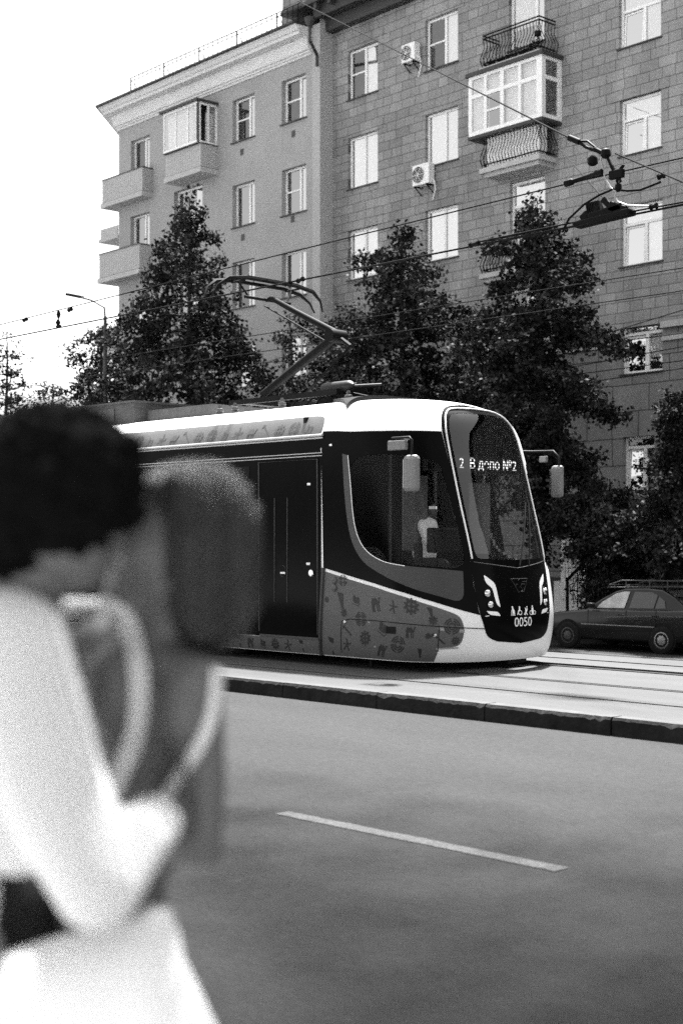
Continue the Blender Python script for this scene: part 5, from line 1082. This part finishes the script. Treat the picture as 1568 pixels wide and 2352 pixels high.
def flesh(name, prims, mat, parent, voxel=.007, smooth=5, disp=None):
    """prims: ('e', x, y, depth, rx, rdepth, ry) or ('c', x, y, d, r, x, y, d, r [, ...]) in photograph pixels at a depth in metres"""
    bm = bmesh.new()
    for p in prims:
        if p[0] == 'e': _, x, y, d, rx, rd, ry = p; u = d/F; ellipsoid(bm, at_d(x, y, d), rx*u, rd*u, ry*u, CAMAX)
        else:
            a = p[1:]
            for i in range(0, len(a)-4, 4): capsule(bm, at_d(*a[i:i+3]), at_d(*a[i+4:i+7]), a[i+3]*a[i+2]/F, a[i+7]*a[i+6]/F)
    me = bpy.data.meshes.new('tmp'); bm.to_mesh(me); bm.free(); o = bpy.data.objects.new('tmp', me); COL.objects.link(o)
    md = o.modifiers.new('r', 'REMESH'); md.mode = 'VOXEL'; md.voxel_size = voxel; md2 = o.modifiers.new('s', 'SMOOTH'); md2.iterations = smooth; md2.factor = .6
    dg = bpy.context.evaluated_depsgraph_get(); dg.update(); out = bpy.data.meshes.new_from_object(o.evaluated_get(dg)); bpy.data.objects.remove(o); out.name = name
    if disp: 
        for v in out.vertices: v.co = disp(v.co.copy(), v.normal.copy())
    return link(name, out, mat, parent, smooth=True)
def fingers(x, y, d, r, dx, dy, dd, curl=(1, .6), thumb=(-.4, -1)):
    """palm with four unequal bent fingers and a thumb, as prims"""
    P = [('c', x, y, d, r, x+dx*.9, y+dy*.9, d+dd*.9, r*.9)]; nx, ny = -dy, dx; L = math.hypot(dx, dy) or 1; nx, ny = nx/L, ny/L
    for i, k in enumerate((.85, 1, .95, .75)):
        o = (i-1.5)*r*.62; bx, by, bd = x+dx+nx*o, y+dy+ny*o, d+dd; ex, ey, ed = bx+dx*.7*k, by+dy*.7*k, bd+.02*k+dd*.5; P.append(('c', bx, by, bd, r*.30, ex, ey, ed, r*.27, ex+dx*.4*k*curl[1], ey+dy*.4*k, ed+.03*k, r*.23))
    P.append(('c', x+dx*.2, y+dy*.2, d, r*.34, x+dx*.55+thumb[0]*r, y+dy*.4+thumb[1]*r, d-.01, r*.28, x+dx*.95+thumb[0]*r, y+dy*.8+thumb[1]*r*1.1, d, r*.24)); return P
RIB = KNIT.node_tree; b_ = RIB.nodes['Principled BSDF']; tc = RIB.nodes.new('ShaderNodeTexCoord'); vd = RIB.nodes.new('ShaderNodeVectorMath'); vd.operation = 'DOT_PRODUCT'
vd.inputs[1].default_value = (RT[0], RT[1], .36); RIB.links.new(tc.outputs['Object'], vd.inputs[0])
m1 = RIB.nodes.new('ShaderNodeMath'); m1.operation = 'MULTIPLY'; m1.inputs[1].default_value = 2*math.pi/.0092; RIB.links.new(vd.outputs['Value'], m1.inputs[0]); m2 = RIB.nodes.new('ShaderNodeMath'); m2.operation = 'SINE'; RIB.links.new(m1.outputs[0], m2.inputs[0])
bp = RIB.nodes.new('ShaderNodeBump'); bp.inputs['Strength'].default_value = 1; bp.inputs['Distance'].default_value = .0055; RIB.links.new(m2.outputs[0], bp.inputs['Height']); RIB.links.new(bp.outputs[0], b_.inputs['Normal'])
GZ = .12; yg = lambda d: HZ+(CAMZ-GZ)*F/d          # pixel row of the pavement at a depth
# --- the man: curly black hair, white ribbed sweater, arm round the woman's waist
man = thing('person', 'person with curly black hair in a white ribbed sweater, arm around the other', 'person', tuple(at_d(-120, yg(1.78), 1.78)), 'couple kissing in the foreground')
md = 1.72
flesh('body', [('e', 150, 1185, md, 148, 135, 170), ('e', 175, 1300, md, 78, 76, 62), ('c', 232, 1215, md, 20, 252, 1262, md, 24), ('e', 232, 1292, md, 24, 30, 14), ('e', 228, 1308, md, 22, 28, 13), ('e', 215, 1180, md, 40, 90, 20), ('e', 78, 1225, md-.06, 18, 10, 32), ('c', 80, 1330, md, 84, 0, 1430, md+.03, 96),
      ('c', -60, 1500, md+.05, 130, -190, 1560, md+.08, 150), ('c', -190, 1560, 1.8, 170, -195, 2150, 1.8, 165)]
      + [('c', -110, 2200, 1.75, 120, -105, 2950, 1.76, 82, -110, yg(1.78)-110, 1.78, 58), ('c', -290, 2200, 1.85, 120, -300, 2950, 1.87, 82, -305, yg(1.88)-110, 1.88, 58), ('c', 20, 1500, 1.68, 100, 225, 2035, 1.59, 70, 345, 1890, 1.68, 48)]
      + fingers(375, 1888, 1.70, 44, 50, 0, .05, thumb=(.1, -1)), SKINM, man, .007)
noise3 = lambda p, f: math.sin(p.x*f+1.3*math.sin(p.y*f*.9))*math.sin(p.y*f*1.1+1.7*math.sin(p.z*f))*math.sin(p.z*f*.95+math.sin(p.x*f*1.2))
HP = [('e', 128, 1108, md, 196, 180, 190), ('e', 60, 1190, md, 130, 150, 140), ('e', 215, 1095, md-.01, 118, 150, 130), ('e', 265, 1140, md-.02, 66, 110, 85), ('e', 10, 1130, md, 110, 150, 150), ('c', 20, 1260, md-.02, 80, 60, 1300, md, 60), ('e', 150, 1200, md-.05, 120, 70, 90)]
flesh('hair', HP, HAIRB, man, .006, 3, lambda p, n: p+n*(.010*noise3(p, 150)+.008*noise3(p, 80)))
flesh('sweater', [('c', 20, 1490, 1.67, 142, 118, 1800, 1.62, 126, 232, 2030, 1.575, 98), ('c', 232, 2030, 1.575, 96, 300, 1935, 1.63, 84, 352, 1893, 1.69, 66), ('c', 340, 1896, 1.68, 68, 352, 1893, 1.69, 68), ('c', -40, 1470, 1.74, 140, -180, 1530, 1.78, 165), ('c', -185, 1560, 1.8, 190, -190, 2080, 1.8, 188), ('e', 45, 1800, 1.66, 165, 130, 215),
      ('c', 10, 1385, 1.74, 60, 60, 1420, 1.75, 80), ('c', -20, 1430, 1.86, 80, 90, 1400, 1.93, 30, 262, 1398, 1.99, 26), ('c', 150, 1900, 1.62, 110, 225, 2040, 1.58, 100)], KNIT, man, .007, 4)
flesh('trousers', [('c', -20, 2090, 1.93, 140, -200, 2140, 1.86, 160), ('c', 50, 2080, 1.95, 130, -60, 2350, 1.90, 130, -105, 2950, 1.76, 100, -110, yg(1.78)-60, 1.78, 76), ('c', -270, 2200, 1.86, 150, -300, 2950, 1.87, 100, -305, yg(1.88)-60, 1.88, 76)], TROUS, man, .009)
for x, d in ((-110, 1.78), (-305, 1.88)): flesh('shoe', [('c', x-40, yg(d)-42, d, 46, x+60, yg(d)-42, d, 50, x+150, yg(d)-38, d, 38)], CURT, man, .009)
# --- the woman: dark bob, bare back with pale straps, light skirt
wd_ = 1.86
woman = thing('person', 'person with a dark bob, bare back under pale straps and a light skirt', 'person', tuple(at_d(330, yg(wd_), wd_)), 'couple kissing in the foreground')
wb = flesh('body', [('e', 408, 1250, wd_, 160, 132, 182), ('e', 305, 1375, wd_, 72, 74, 62), ('e', 335, 1300, wd_, 88, 100, 95), ('c', 268, 1225, wd_, 18, 240, 1285, wd_, 24), ('e', 262, 1322, wd_, 26, 34, 14), ('e', 266, 1340, wd_, 24, 30, 13), ('e', 290, 1195, wd_, 34, 90, 18), ('e', 285, 1232, wd_-.05, 16, 22, 16), ('e', 330, 1255, wd_-.055, 60, 30, 62), ('c', 398, 1395, wd_, 74, 372, 1510, wd_+.01, 80),
      ('c', 225, 1480, 1.95, 62, 335, 1500, 1.89, 82, 452, 1560, 1.80, 62), ('e', 338, 1610, 1.88, 150, 135, 170), ('e', 262, 1590, 1.815, 62, 55, 110), ('e', 418, 1630, 1.785, 52, 48, 95), ('e', 326, 1850, 1.88, 118, 108, 200), ('e', 262, 2110, 1.87, 128, 130, 170),
      ('c', 458, 1580, 1.80, 56, 470, 1800, 1.775, 50, 468, 1960, 1.76, 42), ('c', 466, 1955, 1.76, 42, 400, 1950, 1.73, 38, 260, 1925, 1.70, 27), ('c', 220, 1490, 1.95, 56, 50, 1560, 1.98, 48, -40, 1440, 1.92, 38, -120, 1380, 1.86, 28),
      ('c', 210, 2200, 1.84, 92, 175, 3050, 1.83, 62, 150, yg(1.85)-70, 1.85, 42), ('c', 300, 2200, 1.9, 92, 305, 3050, 1.9, 62, 305, yg(1.92)-70, 1.92, 42), ('c', 150, yg(1.85)-60, 1.85, 42, 60, yg(1.85)-32, 1.84, 30), ('c', 305, yg(1.92)-60, 1.92, 42, 210, yg(1.92)-32, 1.91, 30)]
      + fingers(245, 1922, 1.70, 34, -45, -4, 0) + fingers(-130, 1378, 1.85, 34, -45, 10, -.02), SKIN, woman, .006)
flesh('hair', [('e', 462, 1245, wd_, 146, 148, 190), ('c', 478, 1285, wd_-.01, 130, 492, 1385, wd_-.02, 104, 488, 1440, wd_-.02, 62), ('c', 446, 1370, wd_-.06, 52, 478, 1440, wd_-.05, 52), ('e', 425, 1148, wd_, 108, 138, 86), ('c', 396, 1110, wd_-.07, 32, 424, 1260, wd_-.075, 38, 432, 1420, wd_-.06, 42), ('e', 520, 1300, wd_, 84, 90, 120)], HAIRW, woman, .006, 4,
      lambda p, n: p+n*(.004*math.sin((p.x*RT[0]+p.y*RT[1])*520+5*math.sin(p.z*14))))
bm = bmesh.new(); bm.from_mesh(wb.data); bv = BVHTree.FromBMesh(bm); bm.free()
def ribbon(name, line, width, mat, thick=.004, lift=.004):
    rows = []
    C = chaikin(line, 3, False); 
    for i, (x, y) in enumerate(C):
        a = C[max(0, i-1)]; b2 = C[min(len(C)-1, i+1)]; tx, ty = b2[0]-a[0], b2[1]-a[1]; L = math.hypot(tx, ty) or 1; nx, ny = -ty/L, tx/L; r = []
        for k in np.linspace(-.5, .5, 7):
            X, Y = x+nx*k*width, y+ny*k*width; rr = ray(X, Y); h = bv.ray_cast(Vector((0, 0, CAMZ)), rr.normalized()); dd = wd_-.02
            if h[0] is not None: dd = min(wd_+.1, max(1.7, h[0].xy.dot(Vector(FW))))
            r.append(dd)
        rows.append((x, y, nx, ny, r))
    D = np.array([r[4] for r in rows])
    for _ in range(4): D[1:-1] = (D[:-2]+D[1:-1]*2+D[2:])/4; D[:, 1:-1] = (D[:, :-2]+D[:, 1:-1]*2+D[:, 2:])/4
    m = MB(); vs = []
    for i, (x, y, nx, ny, _) in enumerate(rows):
        for j, k in enumerate(np.linspace(-.5, .5, 7)): vs.append(at_d(x+nx*k*width, y+ny*k*width, D[i, j]-lift-.004*(1-(2*k)**2)))
    n = 7; m.add(vs, [(i*n+j, (i+1)*n+j, (i+1)*n+j+1, i*n+j+1) for i in range(len(rows)-1) for j in range(n-1)]); o = m.build(name, mat, woman, smooth=True); sd = o.modifiers.new('thick', 'SOLIDIFY'); sd.thickness = thick; sd.offset = 0; return o
ribbon('shoulder_strap', [(225, 1392), (268, 1400), (298, 1440), (318, 1520), (322, 1600), (312, 1690), (285, 1760), (250, 1830)], 46, STRAP)
ribbon('side_strap', [(498, 1535), (495, 1600), (480, 1670), (445, 1735), (405, 1790), (365, 1850)], 26, STRAP)
# flared skirt with soft folds, down to the calf
m = MB(); rows = []
for y, c, w2, d, kd in ((2085, 362, 26, 1.80, 1), (2110, 352, 48, 1.80, .9), (2150, 285, 128, 1.79, .75), (2200, 205, 215, 1.78, .62), (2270, 186, 268, 1.77, .58), (2352, 180, 312, 1.77, .56), (2560, 185, 375, 1.78, .55), (2850, 200, 420, 1.80, .55), (3250, 215, 450, 1.82, .55)):
    u = d/F; r = []
    for k in range(72):
        a = 2*math.pi*k/72; fl = 1+.035*math.sin(a*9+y*.004)*min(1, (y-2085)/300); p = at_d(c, y, d)+CAMAX[0]*math.cos(a)*w2*u*fl+CAMAX[1]*math.sin(a)*w2*u*kd*fl; r.append(p)
    rows.append(r)
m.add([p for r in rows for p in r], [(i*72+k, i*72+(k+1) % 72, (i+1)*72+(k+1) % 72, (i+1)*72+k) for i in range(len(rows)-1) for k in range(72)]+[tuple(range(72))]); sk = m.build('skirt', SKIRT, woman, smooth=True); sd = sk.modifiers.new('thick', 'SOLIDIFY'); sd.thickness = .004
# --- the driver in the cab
dd = 17.35
drv = thing('person', 'driver in a white shirt and dark glasses sitting behind the tram cab window', 'person', tuple(at_d(980, 1330, dd)))
flesh('body', [('e', 986, 1166, dd, 15, 17, 21), ('e', 993, 1180, dd, 9, 11, 11), ('c', 1001, 1168, dd, 3, 1003, 1173, dd, 4), ('c', 982, 1180, dd, 10, 979, 1200, dd, 11), ('c', 978, 1215, dd, 26, 974, 1275, dd, 26), ('c', 974, 1290, dd-.1, 14, 1020, 1296, dd-.1, 12, 1022, 1340, dd-.1, 9), ('c', 974, 1290, dd+.1, 14, 1020, 1296, dd+.1, 12, 1022, 1340, dd+.1, 9), ('c', 972, 1214, dd-.2, 9, 985, 1252, dd-.22, 8, 1022, 1256, dd-.2, 6), ('c', 978, 1212, dd+.2, 9, 992, 1250, dd+.2, 8, 1026, 1254, dd+.15, 6)], SKIN, drv, .014, 3)
flesh('shirt', [('c', 978, 1214, dd-.02, 28, 974, 1270, dd-.02, 29), ('c', 970, 1210, dd-.2, 13, 984, 1246, dd-.22, 11), ('c', 978, 1210, dd+.2, 13, 990, 1246, dd+.2, 11), ('c', 966, 1206, dd-.15, 14, 990, 1204, dd+.15, 14)], CURT, drv, .014, 3)
flesh('trousers', [('c', 974, 1292, dd-.1, 17, 1018, 1298, dd-.1, 14, 1022, 1340, dd-.1, 12), ('c', 974, 1292, dd+.1, 17, 1018, 1298, dd+.1, 14, 1022, 1340, dd+.1, 12)], TROUS, drv, .016, 3)
flesh('hair', [('e', 982, 1158, dd, 17, 19, 18), ('e', 976, 1166, dd, 12, 18, 16)], HAIRB, drv, .014, 2)
m = MB(); m.bar(at_d(984, 1166, dd-.10), at_d(1003, 1166, dd-.06), .01, .035); m.bar(at_d(1001, 1166, dd-.08), at_d(1004, 1166, dd+.06), .012, .035); m.build('glasses', CHROME, drv)
